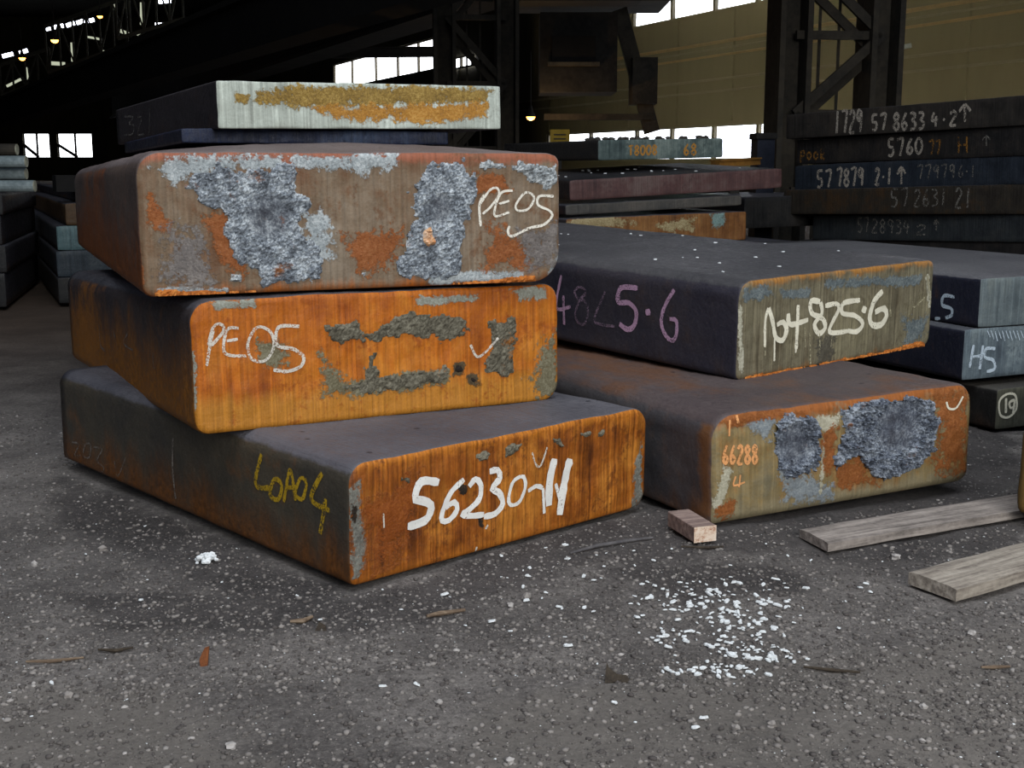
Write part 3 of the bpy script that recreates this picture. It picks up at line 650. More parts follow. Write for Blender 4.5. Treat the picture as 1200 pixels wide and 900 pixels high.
S2.write([([(449, 196), (440, 240), (432, 290)], 8.1), ([(436, 235), (450, 187), (470, 180), (476, 198), (445, 236)], 8.1), ([(516, 190), (486, 195), (480, 255), (537, 264)], 8.1), ([(485, 224), (514, 219)], 8.1), ([(565, 188), (541, 230), (550, 270), (585, 276), (609, 240), (600, 200), (565, 188)], 8.1),
    ([(676, 185), (622, 188), (618, 235), (660, 245), (687, 265), (680, 290), (645, 304), (608, 300)], 9.5)], CH, 'chalk_letters', 'chalk letters PE05', zt=z3)
S2.write([([(551, 404), (561, 418), (584, 396)], 3)], CH, 'chalk_mark', 'chalk tick')
S2.write([([(150, 182), (154, 235), (167, 250)], 8), ([(188, 200), (200, 248)], 6), ([(225, 205), (215, 230), (240, 250)], 6), ([(290, 260), (296, 300)], 6)], CHF, 'chalk_mark', 'faint chalk strokes', 'side', zt=z3)

# ---- third slab, grey with burnt crusts
m = slab_mat('grey_brown_slab', .371, ((100, 70, 46), (110, 92, 72), (122, 109, 92)), .28, bot=((168, 92, 28), .10), topb=((138, 82, 58), .88), m1=((116, 124, 126), (156, 164, 166), (192, 198, 198)), m2=((112, 64, 32), (138, 80, 40), (152, 98, 58)), m3=((90, 86, 84), (112, 106, 102), (132, 126, 120)),
             side=((74, 66, 64), (98, 84, 76)), side_rust=(136, 76, 34), rust_lo=.05, rust_hi=.7, top=((92, 82, 80), (116, 106, 104)))
S3 = Slab('steel_slab', 'grey-brown slab with two blue-grey crusts on its front, chalked PE05, third in the near stack', (-.952, 3.162, .668), R(22.2), 1.181, 3.04, .371, m, tw=-.016, tu=.002, crown=.034, rad=(.03, .085, .035, .06), rc=.016, res=(140, 56, 46), seed=3,
    masks=dict(m1=[([(175, 195), (215, 182), (330, 183), (330, 200), (240, 205), (200, 215)], .05), ([(340, 182), (468, 180), (466, 196), (420, 204), (350, 198)], .05), ([(180, 336), (270, 338), (270, 344), (190, 345)], .015), ([(500, 322), (615, 316), (612, 328), (500, 334)], .03), ([(355, 250), (385, 250), (390, 300), (360, 300)], .09), ([(640, 320), (656, 296), (660, 306), (648, 326)], .015)],
               m2=[([(404, 275), (470, 268), (466, 308), (420, 318), (408, 300)], .05), ([(240, 255), (262, 250), (285, 300), (290, 325), (255, 310)], .07), ([(548, 200), (592, 205), (600, 222), (560, 226)], .04), ([(176, 225), (200, 262), (200, 275), (172, 262)], .05), ([(570, 260), (620, 290), (640, 320), (570, 312)], .09), ([(155, 285), (164, 285), (172, 340), (165, 335)], .03)],
               m3=[([(610, 270), (655, 260), (650, 310), (620, 320)], .09), ([(200, 270), (240, 275), (250, 330), (190, 330)], .09)]),
    side_poly=[([(96, 200), (118, 195), (124, 280), (100, 290)], 1.0)])
S3.crust([(221, 206), (258, 192), (300, 200), (330, 184), (352, 192), (348, 222), (368, 238), (352, 262), (374, 288), (379, 330), (300, 336), (284, 306), (264, 290), (256, 250), (226, 238)], CR['blue'], 'scale_crust', .010, .0046, .022, 22, 'blue-grey crust left on the cut face', [((315, 255), .07, .012)])
S3.crust([(488, 208), (505, 192), (548, 190), (562, 222), (548, 262), (546, 292), (540, 322), (500, 330), (464, 322), (468, 288), (484, 258), (480, 226)], CR['blue'], 'scale_crust', .010, .0046, .02, 22, 'blue-grey crust right on the cut face', [((515, 245), .05, .012)])
S3.crust([(545, 186), (600, 190), (654, 192), (656, 212), (640, 226), (622, 214), (596, 199), (556, 198)], CR['grey'], 'scale_crust', .010, .006, .014, 28)
for poly in ([(183, 252), (190, 262), (200, 258), (214, 260), (210, 246), (206, 258), (192, 258)], [(420, 318), (432, 316), (432, 326), (422, 326)], [(268, 320), (284, 318), (284, 332), (268, 332)]):
    S3.crust(poly, CR['grey'], 'flaked_scale', .007, .005, .006, 40)
S3.crust([(494, 268), (506, 262), (512, 282), (504, 296), (492, 286)], simple('orange_slag', (160, 90, 40), (206, 160, 116), 30, c2=(228, 200, 176)), 'slag_lump', .022, .005, .006, 30)
M_fringe = simple('rust_fringe', (112, 60, 20), (166, 94, 32), 40, c2=(190, 124, 60))
S3.crust([(182, 338), (300, 341), (400, 340), (520, 333), (628, 320), (630, 332), (400, 352), (182, 352)], M_fringe, 'slag_fringe', .010, .005, .006, 30, 'rust-orange fringe along the lower edge', rim=.003)
S3.write([([(562, 445), (545, 480), (549, 556)], 9), ([(545, 482), (580, 430), (606, 421), (613, 445), (585, 486), (556, 512)], 8), ([(662, 430), (622, 438), (600, 490), (602, 520), (650, 506)], 8), ([(613, 477), (650, 466)], 8), ([(702, 440), (673, 480), (680, 500), (715, 495), (737, 460), (725, 440), (702, 440)], 8),
    ([(806, 450), (756, 450), (751, 480), (790, 500), (800, 520), (770, 550), (720, 562), (660, 590), (645, 573), (651, 555)], 9)], chalk_mat('bright_chalk', (232, 228, 214), .6), 'chalk_letters', 'white chalk letters PE05', zt=z2)
S3.write([([(185, 410), (186, 500)], 8), ([(200, 395), (196, 470), (206, 530)], 8), ([(150, 420), (160, 480)], 8)], CHF, 'chalk_mark', 'faint chalk strokes', 'side', zt=z1)

# ---- thin plate and the topmost slab
m = slab_mat('blue_black_plate', .04, ((14, 20, 36), (22, 31, 54), (46, 60, 84)), .4, side=((24, 26, 38), (36, 38, 52)), rust_amt=0, top=((30, 34, 52), (44, 50, 70)))
pP = at(213, 163.5, 3.52)
SP_ = Slab('packing_plate', 'thin blue-black plate between the grey slab and the topmost slab', (pP.x, pP.y, 1.068), R(24), .80, 1.3, .040, m, tw=-.012, rad=(.004,) * 4, rc=.004, res=(40, 16, 6), cat='steel plate', seed=9)
m = slab_mat('pale_cut_slab', .137, ((150, 156, 146), (164, 172, 162), (182, 190, 180)), .4, topb=((138, 140, 130), .93), m1=((96, 76, 36), (134, 108, 50), (166, 140, 76)), m2=((132, 96, 44), (168, 118, 46), (188, 146, 76)),
             side=((36, 33, 36), (50, 46, 48)), side_rust=(56, 42, 36), rust_amt=.5, top=((60, 58, 60), (80, 78, 80)))
S4 = Slab('steel_slab', 'topmost slab of the near stack, with a pale flame-cut front streaked yellow-brown', (-.816, 3.49, 1.106), R(27.5), .88, 1.55, .131, m, tu=.012, tw=-.012, rad=(.004,) * 4, rc=.005, res=(130, 30, 24), seed=4, rough=.003,
    masks=dict(m1=[(zz((200, 0, .3), [(330, 350), (420, 340), (800, 335), (1200, 345), (1260, 350), (1240, 400), (900, 420), (700, 420), (480, 420), (320, 400)]), .02), (zz((200, 0, .3), [(250, 355), (310, 370), (300, 410), (255, 400)]), .01)],
               m2=[(zz((200, 0, .3), [(540, 415), (800, 410), (1240, 400), (1230, 450), (1150, 480), (800, 480), (640, 470)]), .022)]))
S4.write([([(290, 170), (320, 172), (305, 195), (322, 200), (318, 230), (290, 235)], 6), ([(335, 172), (350, 175), (335, 230), (358, 232)], 6), ([(378, 142), (376, 235)], 6)], DIMF, 'chalk_number', 'rubbed chalk number', 'side', zt=z1)

# ================================================================== SECOND STACK, TO THE RIGHT
m = slab_mat('rust_grey_slab', .316, ((120, 112, 88), (130, 112, 74), (144, 98, 48)), .25, bot=((126, 116, 90), .22), topb=((142, 84, 38), .85), m1=((104, 112, 118), (128, 136, 140), (150, 156, 154)), m2=((150, 146, 124), (176, 172, 150), (194, 190, 170)), m3=((116, 64, 28), (136, 80, 36), (156, 98, 52)),
             side=((58, 56, 60), (78, 76, 78)), side_rust=(112, 74, 40), rust_lo=-.2, rust_hi=.3, top=((72, 64, 66), (94, 84, 82)), top_rust=(104, 76, 60))
S6 = Slab('steel_slab', 'rusty lower slab of the right-hand pair, with two rough blue-grey craters on its front', (.567, 3.353, 0.0), R(24.5), .956, 2.3, .316, m, tu=.030, tw=-.005, skew=R(1.7), rad=(.012, .04, .055, .075), rc=.025, res=(130, 46, 40), seed=5, rough=.006,
    masks=dict(m1=[(zz(z7, [(330, 240), (440, 215), (430, 300), (380, 290)]), .05), (zz(z7, [(460, 400), (620, 430), (620, 490), (480, 500)]), .06)],
               m2=[(zz(z7, [(285, 385), (315, 390), (275, 510), (245, 515), (250, 480)]), .02), (zz(z7, [(565, 235), (635, 228), (630, 260), (600, 290), (575, 270)]), .03), (zz(z7, [(585, 290), (600, 290), (585, 470), (572, 470)]), .015)],
               m3=[(zz(z7, [(255, 520), (310, 475), (325, 490), (300, 540), (260, 548)]), .02), (zz(z7, [(615, 370), (700, 350), (750, 430), (640, 460)]), .04), (zz(z7, [(935, 140), (1030, 140), (1030, 390), (930, 390)]), .06), (zz(z7, [(255, 250), (420, 205), (560, 215), (420, 235), (300, 270)]), .03), (zz(z7, [(575, 280), (635, 260), (615, 400), (590, 420)]), .03)]),
    side_poly=[(zz(z7, [(205, 240), (240, 250), (245, 540), (215, 530)]), .03)])
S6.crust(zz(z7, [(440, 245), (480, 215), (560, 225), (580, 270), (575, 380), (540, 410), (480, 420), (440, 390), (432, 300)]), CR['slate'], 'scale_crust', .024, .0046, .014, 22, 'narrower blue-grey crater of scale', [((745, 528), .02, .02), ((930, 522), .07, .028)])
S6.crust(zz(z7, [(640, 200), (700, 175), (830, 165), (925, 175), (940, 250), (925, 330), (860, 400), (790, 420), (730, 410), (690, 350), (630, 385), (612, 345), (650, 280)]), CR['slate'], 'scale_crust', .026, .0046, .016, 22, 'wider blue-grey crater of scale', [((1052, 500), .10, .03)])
S6.crust(zz(z7, [(765, 395), (785, 390), (790, 412), (768, 416)]), simple('red_slag', (110, 40, 20), (150, 66, 34), 30), 'slag_lump', .03, .005, .004, 30)
S6.write(text('66288', 276, 318, 388, 374, 9.5), ORC, 'chalk_number', 'orange chalk number 66288', zt=z7)
S6.write([([(318, 412), (312, 440), (346, 430)], 6), ([(332, 408), (328, 446)], 6), ([(300, 240), (298, 290)], 7), ([(320, 225), (326, 250)], 9)], ORC, 'chalk_mark', 'orange chalk figure 4', zt=z7)
S6.write([([(962, 185), (970, 205), (992, 203), (1013, 168)], 7)], CREAM, 'chalk_mark', 'cream tick', zt=z7)

m = slab_mat('grey_olive_slab', .323, ((88, 80, 62), (110, 104, 84), (122, 116, 92)), .45, bot=((150, 98, 40), .07), topb=((150, 104, 48), .90), m1=((72, 82, 86), (96, 106, 108), (124, 132, 130)), m2=((148, 146, 124), (172, 170, 150), (196, 194, 176)), m3=((70, 66, 58), (84, 80, 68), (96, 92, 78)),
             side=((42, 42, 54), (58, 55, 62)), side_rust=(72, 56, 46), rust_lo=-.4, rust_hi=.15, top=((58, 58, 61), (82, 81, 83)))
S5 = Slab('steel_slab', 'grey upper slab of the right-hand pair, painted 64825.6 in cream on its front', (.723, 3.895, .322), R(37.7), 1.055, 2.75, .323, m, tu=.022, tw=.024, skew=R(-2.5), rad=(.02, .035, .035, .06), rc=.014, res=(120, 46, 38), seed=6,
    masks=dict(m1=[(zz(z6, [(215, 175), (300, 160), (320, 200), (240, 220), (205, 210)]), .05), (zz(z6, [(500, 140), (840, 130), (830, 165), (620, 170), (500, 170)]), .06), (zz(z6, [(770, 280), (860, 270), (850, 350), (790, 370)]), .06), (zz(z6, [(340, 180), (450, 175), (450, 205), (350, 210)]), .05)],
               m2=[(zz(z6, [(852, 130), (866, 125), (880, 235), (866, 240)]), .012), (zz(z6, [(195, 250), (210, 230), (215, 480), (198, 460)]), .02)],
               m3=[(zz(z6, [(460, 350), (530, 340), (540, 440), (470, 450)]), .06)]))
S5.crust([(872, 440), (950, 427), (1030, 411), (1082, 398), (1085, 410), (960, 436), (872, 452)], M_fringe, 'slag_fringe', .008, .005, .006, 30, 'rust-orange fringe along the lower edge', rim=.003)
S5.write([([(300, 242), (289, 290), (288, 380)], 13.0), ([(302, 242), (315, 290), (326, 345), (350, 356), (364, 320), (352, 292), (330, 302)], 19.5), ([(370, 262), (378, 300), (440, 284)], 19.5), ([(405, 232), (398, 388)], 15.6), ([(482, 220), (450, 218), (452, 260), (490, 280), (500, 312), (478, 332), (462, 300), (488, 262), (484, 222)], 19.5),
    ([(500, 235), (540, 228), (546, 250), (515, 325), (578, 324)], 18.2), ([(622, 215), (566, 225), (560, 260), (605, 270), (632, 298), (610, 326), (578, 322)], 18.2), ([(630, 244), (644, 252)], 26.0), ([(702, 183), (672, 220), (656, 275), (666, 302), (695, 302), (716, 270), (706, 244), (675, 258)], 22.1),
    ([(322, 350), (321, 430)], 9.1), ([(398, 380), (396, 400)], 7.8)], CREAM, 'painted_number', 'cream painted number 64825.6 with runs', zt=z6)
S5.write([([(480, 330), (482, 412)], 6), ([(446, 330), (448, 452)], 7), ([(428, 300), (430, 380)], 5), ([(525, 325), (520, 380)], 6), ([(290, 370), (288, 420)], 5), ([(806, 210), (813, 240), (856, 198)], 6), ([(860, 128), (872, 232)], 12), ([(728, 240), (730, 275)], 10)], chalk_mat('thin_cream_paint', (176, 170, 140), .48, 150), 'paint_runs', 'thin cream paint runs and a tick', zt=z6)
S5.write([([(152, 290), (130, 440), (196, 438)], 16.8), ([(162, 385), (166, 522)], 16.8), ([(510, 350), (432, 350), (420, 415), (470, 420), (503, 460), (497, 520), (465, 545), (425, 518)], 26.4), ([(557, 448), (560, 478)], 31.2), ([(682, 358), (640, 430), (621, 500), (635, 560), (668, 596), (690, 575), (692, 505), (660, 495)], 21.6)], PINK, 'chalk_number', 'lilac chalk figures of 4825.6', 'side', zt=z5)
S5.write([([(240, 345), (215, 365), (228, 398), (262, 412), (278, 460), (262, 516), (235, 515), (218, 475), (236, 412), (268, 370), (240, 345)], 14), ([(358, 368), (308, 490), (330, 518), (402, 530)], 14)], PINKF, 'chalk_number', 'worn lilac chalk figures 82', 'side', zt=z5)

# ================================================================== BACKGROUND STACKS
def back_slab(name, label, nb, d1, rb, d2, t, b, mat, tw=0, group=None, rad=.012, res=(14, 8, 6), seed=0, cat='steel slab', rough=.003):
    P, Q = at(nb[0], nb[1], d1), at(rb[0], rb[1], d2); v = Q - P; a = v.length; hz_ = math.hypot(v.x, v.y)
    return Slab(name, label, P, math.atan2(v.y, v.x), a, b, t, mat, tu=v.z / hz_, tw=tw, rad=(rad,) * 4, rc=.006, res=res, seed=seed, group=group, cat=cat, rough=rough)
def bmat(name, c0, c1, c2, side=((34, 33, 38), (48, 46, 50)), top=((62, 62, 68), (84, 84, 90)), rust=(96, 62, 34), amt=.6, m1=None, t=.2):
    return slab_mat(name, t, (c0, c1, c2), .3, side=side, side_rust=rust, rust_lo=-.3, rust_hi=.3, rust_amt=amt, top=top, m1=m1)
# right edge: three blue-grey slabs
mA = bmat('blue_grey_cut_slab', (78, 88, 92), (96, 106, 108), (118, 126, 122), side=((26, 28, 40), (40, 42, 54)), top=((84, 84, 88), (104, 104, 106)), amt=.1)
mA2 = bmat('blue_grey_scraped_slab', (70, 80, 88), (92, 104, 110), (124, 136, 138), side=((24, 26, 38), (36, 38, 50)), top=((70, 72, 78), (92, 94, 98)), amt=.1)
mA3 = bmat('dark_olive_slab', (62, 62, 54), (80, 80, 68), (94, 92, 78), side=((26, 26, 26), (40, 38, 36)), top=((62, 60, 56), (84, 80, 74)), amt=.3)
def front_slab(label, nb, z0, h_px, yaw, a, b, mat, tu=0, tw=0, seed=0, depth=None, rad=.006, name='steel_slab', res=(30, 16, 12)):
    """near corner given where it shows in the photograph, standing at height z0"""
    P = ground(nb[0], nb[1], z0); t = h_px * P.y / F_PX
    return Slab(name, label, P, R(yaw), a, b, t, mat, tu=tu, tw=tw, rad=(rad,) * 4, rc=.004, res=res, seed=seed, rough=.002), t, P
A3, t3, P3 = front_slab('olive-grey slab at the right border marked with a circled 19, bottom of its stack', (1166, 504), 0.0, 49, 28, 1.2, 1.5, mA3, seed=21)
A2, t2, P2 = front_slab('blue-grey slab chalked H5, middle of the three at the right border', (1127, 446), t3 + .03, 61, 26, 1.25, 1.7, mA2, tw=.008, seed=22)
A1, t1, P1 = front_slab('blue-grey topmost slab of the three at the right border, chalked 5 on its dark side', (1146, 384), t3 + .03 + t2 + .004, 58, 24, 1.2, 2.3, mA, seed=23)
for k, (x, y) in enumerate(((.25, .3), (.9, .5))):
    q = A3.M @ Vector((x, y, t3 + .0)); o = MB().box((0, .3, .015), (.1, .9, .029), Matrix.Rotation(R(28), 3, 'Z')).build('packing_strip', M_dark); o.location = q
    tag(o, 'dark packing strip between the slabs at the right border', 'packing strip', 'packing strips in the right-border stack')
A1.write([([(957, 204), (920, 200), (914, 232), (945, 245), (946, 268), (925, 278)], 12.6), ([(888, 280), (906, 279)], 11.2)], BLC, 'chalk_number', 'pale blue chalk figure 5', 'side', zt=z6)
A2.write([([(1022, 372), (1008, 452)], 12.2), ([(1055, 374), (1043, 458)], 12.2), ([(1012, 416), (1050, 410)], 10.8), ([(1098, 386), (1066, 386), (1062, 416), (1090, 426), (1096, 456), (1068, 466)], 12.2)], BLC, 'chalk_number', 'pale chalk mark H5', zt=z6)
A2.write([([(1070 + 13 * i, 322), (1080 + 13 * i, 345 + (i * 7) % 15)], 4) for i in range(10)], BLC, 'chalk_mark', 'scratched pale strokes', zt=z6)
A3.write([([(1140, 545), (1113, 570), (1116, 618), (1145, 626), (1172, 596), (1168, 550), (1140, 545)], 9.1), ([(1136, 560), (1135, 612)], 11.7), ([(1166, 565), (1148, 575), (1153, 595), (1168, 585)], 10.4), ([(1167, 565), (1160, 612)], 10.4)], CREAM, 'painted_number', 'circled cream number 19', zt=z6)
# rusty slab cut by the right border
mF = bmat('olive_rust_slab', (74, 60, 32), (98, 76, 38), (120, 92, 44), side=((60, 54, 40), (80, 66, 42)), top=((70, 66, 62), (88, 82, 76)))
PF = ground(1191, 604, .03)
SF = Slab('steel_slab', 'olive-rust slab just entering at the right border, resting on a plank', PF, R(-30), 1.1, 1.2, .275, mF, rad=(.03, .03, .03, .05), rc=.015, res=(40, 16, 16), seed=30)

# right background: five long dark slabs with chalk numbers
mB = [bmat('dark_rolled_slab', (34, 32, 30), (44, 41, 38), (54, 49, 44), rust=(70, 46, 24)), bmat('black_rolled_slab', (26, 26, 26), (36, 34, 33), (46, 42, 38)), bmat('navy_rolled_slab', (28, 33, 40), (36, 42, 50), (44, 48, 54)),
      bmat('brown_rolled_slab', (38, 34, 30), (46, 42, 36), (60, 46, 32)), bmat('grey_rolled_slab', (34, 37, 40), (42, 46, 48), (50, 52, 52))]
BL = ['top slab of the dark chalked stack at right, numbered 1729 57 8633 4.2', 'second slab down in the dark chalked stack at right, numbered 57 60 77 H', 'navy third slab of the dark chalked stack at right, numbered 57 7879 2.1',
      'fourth slab of the dark chalked stack at right, rust-stained at its left end', 'lowest chalked slab of the dark stack at right, set back at its left end', 'unmarked black slab under the dark chalked stack at right']
rows = [((921, 163), (1240, 144.5)), ((933, 192.5), (1240, 181)), ((931, 223), (1240, 215)), ((918, 251), (1240, 251)), ((952, 281), (1240, 284.5)), ((938, 309), (1240, 319))]
dl, dr = 9.9, 7.77
SBk = []
for i, (nb, rb) in enumerate(rows):
    t = (at(nb[0], nb[1] - 28.5, dl).z - at(nb[0], nb[1], dl).z)
    SBk.append(back_slab('steel_slab', BL[i], nb, dl if i != 4 else 9.75, rb, dr, t, 1.3, mB[i % 5] if i < 5 else mB[1], seed=40 + i, res=(50, 8, 8)))
low = at(1000, 300, 9.4)
for k, px in enumerate((985, 1120)):
    p = at(px, 315 if px > 1000 else 311, 9.5 if k == 0 else 8.7); o = MB().box((.45, .2, p.z / 2 - .02), (.9, .16, p.z - .05), Matrix.Rotation(R(31), 3, 'Z')).build('timber_bearer', M_black); o.location = (p.x, p.y, 0)
    tag(o, ['left-hand dark timber bearer under the chalked stack at right', 'right-hand dark timber bearer under the chalked stack at right'][k], 'timber', 'bearers under the chalked stack')
SBk[0].write(text('1729', 436, 172, 555, 262, 11.5, -.05) + text('57', 585, 188, 652, 250, 11.5, -.05) + text('8633', 672, 182, 805, 250, 11.5, -.06) + text('4.2', 825, 178, 935, 236, 11.5, -.07) + text('^', 935, 152, 995, 210, 11.5), DIMC, 'chalk_number', 'chalk number 1729 57 8633 4.2 and an arrow', zt=z8)
SBk[1].write(text('57', 650, 284, 722, 352, 11.5) + text('60', 725, 282, 797, 345, 11.5, -.04), DIMC, 'chalk_number', 'chalk number 57 60', zt=z8)
SBk[1].write(text('pook', 298, 328, 406, 370, 8) + text('77', 816, 292, 868, 348, 8) + text('H', 930, 275, 982, 340, 8), DIMO, 'chalk_number', 'dim orange chalk letters and 77 H', zt=z8)
SBk[1].write(text('^', 1030, 275, 1070, 310, 6), DIMF, 'chalk_mark', 'rubbed chalk arrow', zt=z8)
SBk[2].write(text('57', 365, 412, 432, 478, 11.5) + text('7879', 445, 406, 560, 476, 11.5, -.04) + text('2.1', 600, 402, 672, 468, 11.5, -.04) + text('^', 688, 404, 730, 460, 11.5), DIMC, 'chalk_number', 'chalk number 57 7879 2.1 and an arrow', zt=z8)
SBk[2].write(text('77979', 768, 392, 928, 444, 7, -.03) + text('6.1', 935, 388, 1008, 436, 7), DIMF, 'chalk_number', 'rubbed chalk number 77979', zt=z8)
SBk[3].write(text('57', 660, 486, 742, 556, 8) + text('2631', 755, 488, 895, 556, 8, -.04) + text('21', 920, 482, 995, 560, 9), DIMF, 'chalk_number', 'rubbed chalk number 57 2631 21', zt=z8)
SBk[4].write(text('57', 530, 602, 580, 658, 7) + text('28934', 585, 606, 745, 660, 7, .03) + text('2', 762, 630, 815, 668, 7) + text('^', 836, 612, 862, 650, 7), DIMF, 'chalk_number', 'rubbed chalk number 57 28934 2', zt=z8)

# middle background stack behind the near stack
z9 = (600, 140, .26667)
mC1 = slab_mat('teal_grey_slab', .14, ((54, 66, 66), (74, 88, 86), (112, 124, 118)), .3, side=((34, 34, 34), (48, 46, 44)), rust_amt=.2, side_rust=(70, 54, 36), top=((40, 40, 40), (60, 58, 56)))
C1 = back_slab('steel_slab', 'teal-grey slab chalked in orange, top of the middle background stack', (701, 188), 9.0, (847, 184.5), 9.46, .144, 1.6, mC1, seed=50, res=(40, 8, 8))
C1.write(text('T8008', 510, 116, 640, 158, 9, -.03) + text('68', 752, 108, 814, 156, 9), chalk_mat('ochre_chalk', (176, 126, 58), .6, 120), 'chalk_number', 'orange chalk number ending in 68', zt=z9)
mC2 = bmat('maroon_slab', (66, 48, 48), (82, 58, 56), (94, 78, 74), side=((44, 38, 38), (58, 50, 48)), top=((40, 40, 42), (62, 62, 64)))
C2 = back_slab('steel_slab', 'maroon-brown slab with loose flakes on top, second in the middle background stack', (668, 235.5), 8.4, (916, 220), 8.95, .138, 1.5, mC2, tw=.03, seed=51, res=(40, 8, 8))
mC3 = bmat('dull_grey_plate', (54, 54, 52), (70, 68, 64), (82, 78, 72))
C3 = back_slab('steel_slab', 'thin grey slab under the maroon slab in the middle background', (663, 252.5), 8.35, (869, 240.5), 8.85, .07, 1.5, mC3, seed=52, res=(40, 8, 6))
mC4 = slab_mat('scarfed_rust_slab', .22, ((92, 58, 30), (112, 74, 40), (130, 92, 52)), .4, m1=((112, 98, 68), (150, 134, 96), (176, 164, 128)), m2=((84, 110, 108), (112, 138, 134), (140, 160, 152)), side_rust=(96, 60, 34))
P4, Q4 = at(664, 292, 8.25), at(874, 281, 8.8); v4 = Q4 - P4
C4 = Slab('steel_slab', 'rust-brown slab with pale scarfed patches, low in the middle background stack', P4, math.atan2(v4.y, v4.x), v4.length, 1.4, .20, mC4, tu=v4.z / v4.length, rad=(.01,) * 4, rc=.006, res=(90, 8, 14), seed=53,
    masks=dict(m1=[(zz(z9, [(250, 450), (330, 425), (470, 425), (560, 460), (400, 475), (250, 490)]), .04), (zz(z9, [(625, 465), (720, 440), (800, 435), (800, 490), (680, 490)]), .04)], m2=[(zz(z9, [(865, 410), (930, 400), (940, 470), (880, 470)]), .04)]))
mC5 = bmat('dark_slab', (24, 25, 26), (34, 34, 34), (44, 42, 40))  # plain dark slab colours
C5 = back_slab('steel_slab', 'black slab lying below the middle background stack', (640, 330), 8.1, (930, 318), 8.8, .22, 1.4, mC5, seed=54)
C6 = back_slab('steel_slab', 'black slab end showing right of the maroon slab', (872, 268), 9.6, (1010, 262), 10.2, .24, 1.2, mC5, seed=55)
M_bit = simple('scale_lumps', (46, 44, 42), (84, 80, 72), 20)
M_white = simple('white_flake', (196, 202, 204), (232, 236, 236), 30, .8)
def lump_mesh(name, mat, seed, flat=.6, n=1):
    r = random.Random(seed); bm = bmesh.new(); bmesh.ops.create_icosphere(bm, subdivisions=n, radius=.5)
    for v in bm.verts: v.co *= r.uniform(.7, 1.25); v.co.z *= flat
    me = bpy.data.meshes.new(name); bm.to_mesh(me); bm.free(); me.materials.append(mat); return me
LM = [lump_mesh('scale_lump', M_bit, k) for k in range(5)]
def put_lump(name, me, p, size, rz, label, cat, group=None):
    o = bpy.data.objects.new(name, me); col.objects.link(o); o.location = p; o.scale = (size, size * random.uniform(.6, 1), size); o.rotation_euler = (0, 0, rz); tag(o, label, cat, group); return o
for i in range(34):
    sl = C1; x = random.uniform(.05, 1.05) if i < 16 else random.uniform(.1, .55); p = sl.M @ Vector((x * sl.a * .95, random.uniform(.03, .5), sl.t + .008))
    put_lump('scale_lump', LM[i % 5], p, random.uniform(.03, .075), random.uniform(0, 6), 'dark lump of scale lying on the teal-grey slab in the middle background', 'scale lump', 'scale lumps on the teal-grey slab')
# things behind that stack
o = empty('warning_sign', at(656, 175, 12.2)); tag(o, 'small dull yellow sign behind the teal-grey slab', 'sign')
MB().box((0, 0, .12), (.19, .02, .14)).build('sign_plate', simple('dull_yellow', (104, 86, 22), (128, 104, 30), 6), o); MB().box((0, .02, -.5), (.04, .03, 1.2)).build('post', M_dark, o)
MB().box((0, -.012, .14), (.12, .004, .012)).build('dark_stripe', M_dark, o); MB().box((0, -.012, .10), (.12, .004, .012)).build('dark_stripe', M_dark, o)
bx = at(892, 225, 11); o = empty('steel_bin', (bx.x, bx.y, 0)); tag(o, 'narrow dark navy steel box standing against the lit window', 'box')
ht = at(892, 157, 11).z
MB().box((0, 0, ht / 2), (.15, .3, ht)).build('body', simple('navy_steel', (22, 26, 36), (34, 38, 50), 4), o); MB().box((0, 0, ht - .02), (.18, .34, .05)).build('lid', M_dark, o)
a, c = at(838, 192.5, 10.6), at(886, 189.5, 10.8); o = empty('ochre_beam', (a + c) / 2); tag(o, 'short ochre beam below the brightest window', 'beam')
MB().bar(a - (a + c) / 2, c - (a + c) / 2, .12, .05).build('web', M_pipe, o); MB().bar(a - (a + c) / 2 + Vector((0, 0, .03)), c - (a + c) / 2 + Vector((0, 0, .03)), .16, .012).build('flange', M_pipe, o)
MB().box((0, .05, -((a + c) / 2).z / 2 - .02), (.08, .08, ((a + c) / 2).z - .04)).build('post', M_dark, o)

# far left stacks
mD = [bmat('dull_black_slab', (30, 30, 30), (40, 40, 39), (52, 50, 46), side=((44, 43, 43), (62, 59, 56))), bmat('slate_blue_slab', (34, 42, 48), (48, 56, 62), (66, 72, 74), side=((44, 48, 54), (66, 68, 70))), bmat('teal_cut_slab', (58, 78, 80), (78, 100, 102), (104, 122, 120), side=((50, 52, 56), (76, 78, 80))),
      bmat('dark_brown_slab', (54, 40, 26), (70, 52, 32), (88, 62, 34), side=((66, 52, 38), (90, 68, 46))), bmat('olive_thin_slab', (34, 30, 22), (46, 40, 28), (60, 48, 30))]  # dark and brown slab colours of the far left stack
DLb = ['black bottom slab of the stack at the far left', 'slate-blue slab second from the bottom at the far left', 'slab with a pale teal cut end in the far left stack', 'brown slab above the teal-ended one at the far left', 'thin dark slab chalked SE, near the top of the far left stack']
PD = ground(68, 356); zD = 0.0; SD = []
for i, (px, hpx, b_) in enumerate(((66, 31, 5.0), (66, 31, 5.4), (68, 29, 4.6), (80, 26, 5.0), (98, 12, 6.0))):
    t = hpx * PD.y / F_PX * .98; p = at(px, 300, PD.y + .02 * i)
    SD.append(Slab('steel_slab', DLb[i], (p.x, p.y, zD), R(24), .9, b_, t, mD[i], rad=(.01,) * 4, rc=.005, res=(14, 10, 6), seed=60 + i)); zD += t + .004
SD[4].write([([(24, 248), (14, 252), (20, 262), (10, 268)], 3), ([(30, 250), (28, 268), (38, 268)], 3)], DIMC, 'chalk_mark', 'small chalk letters', 'side', zt=(0, 150, .32))
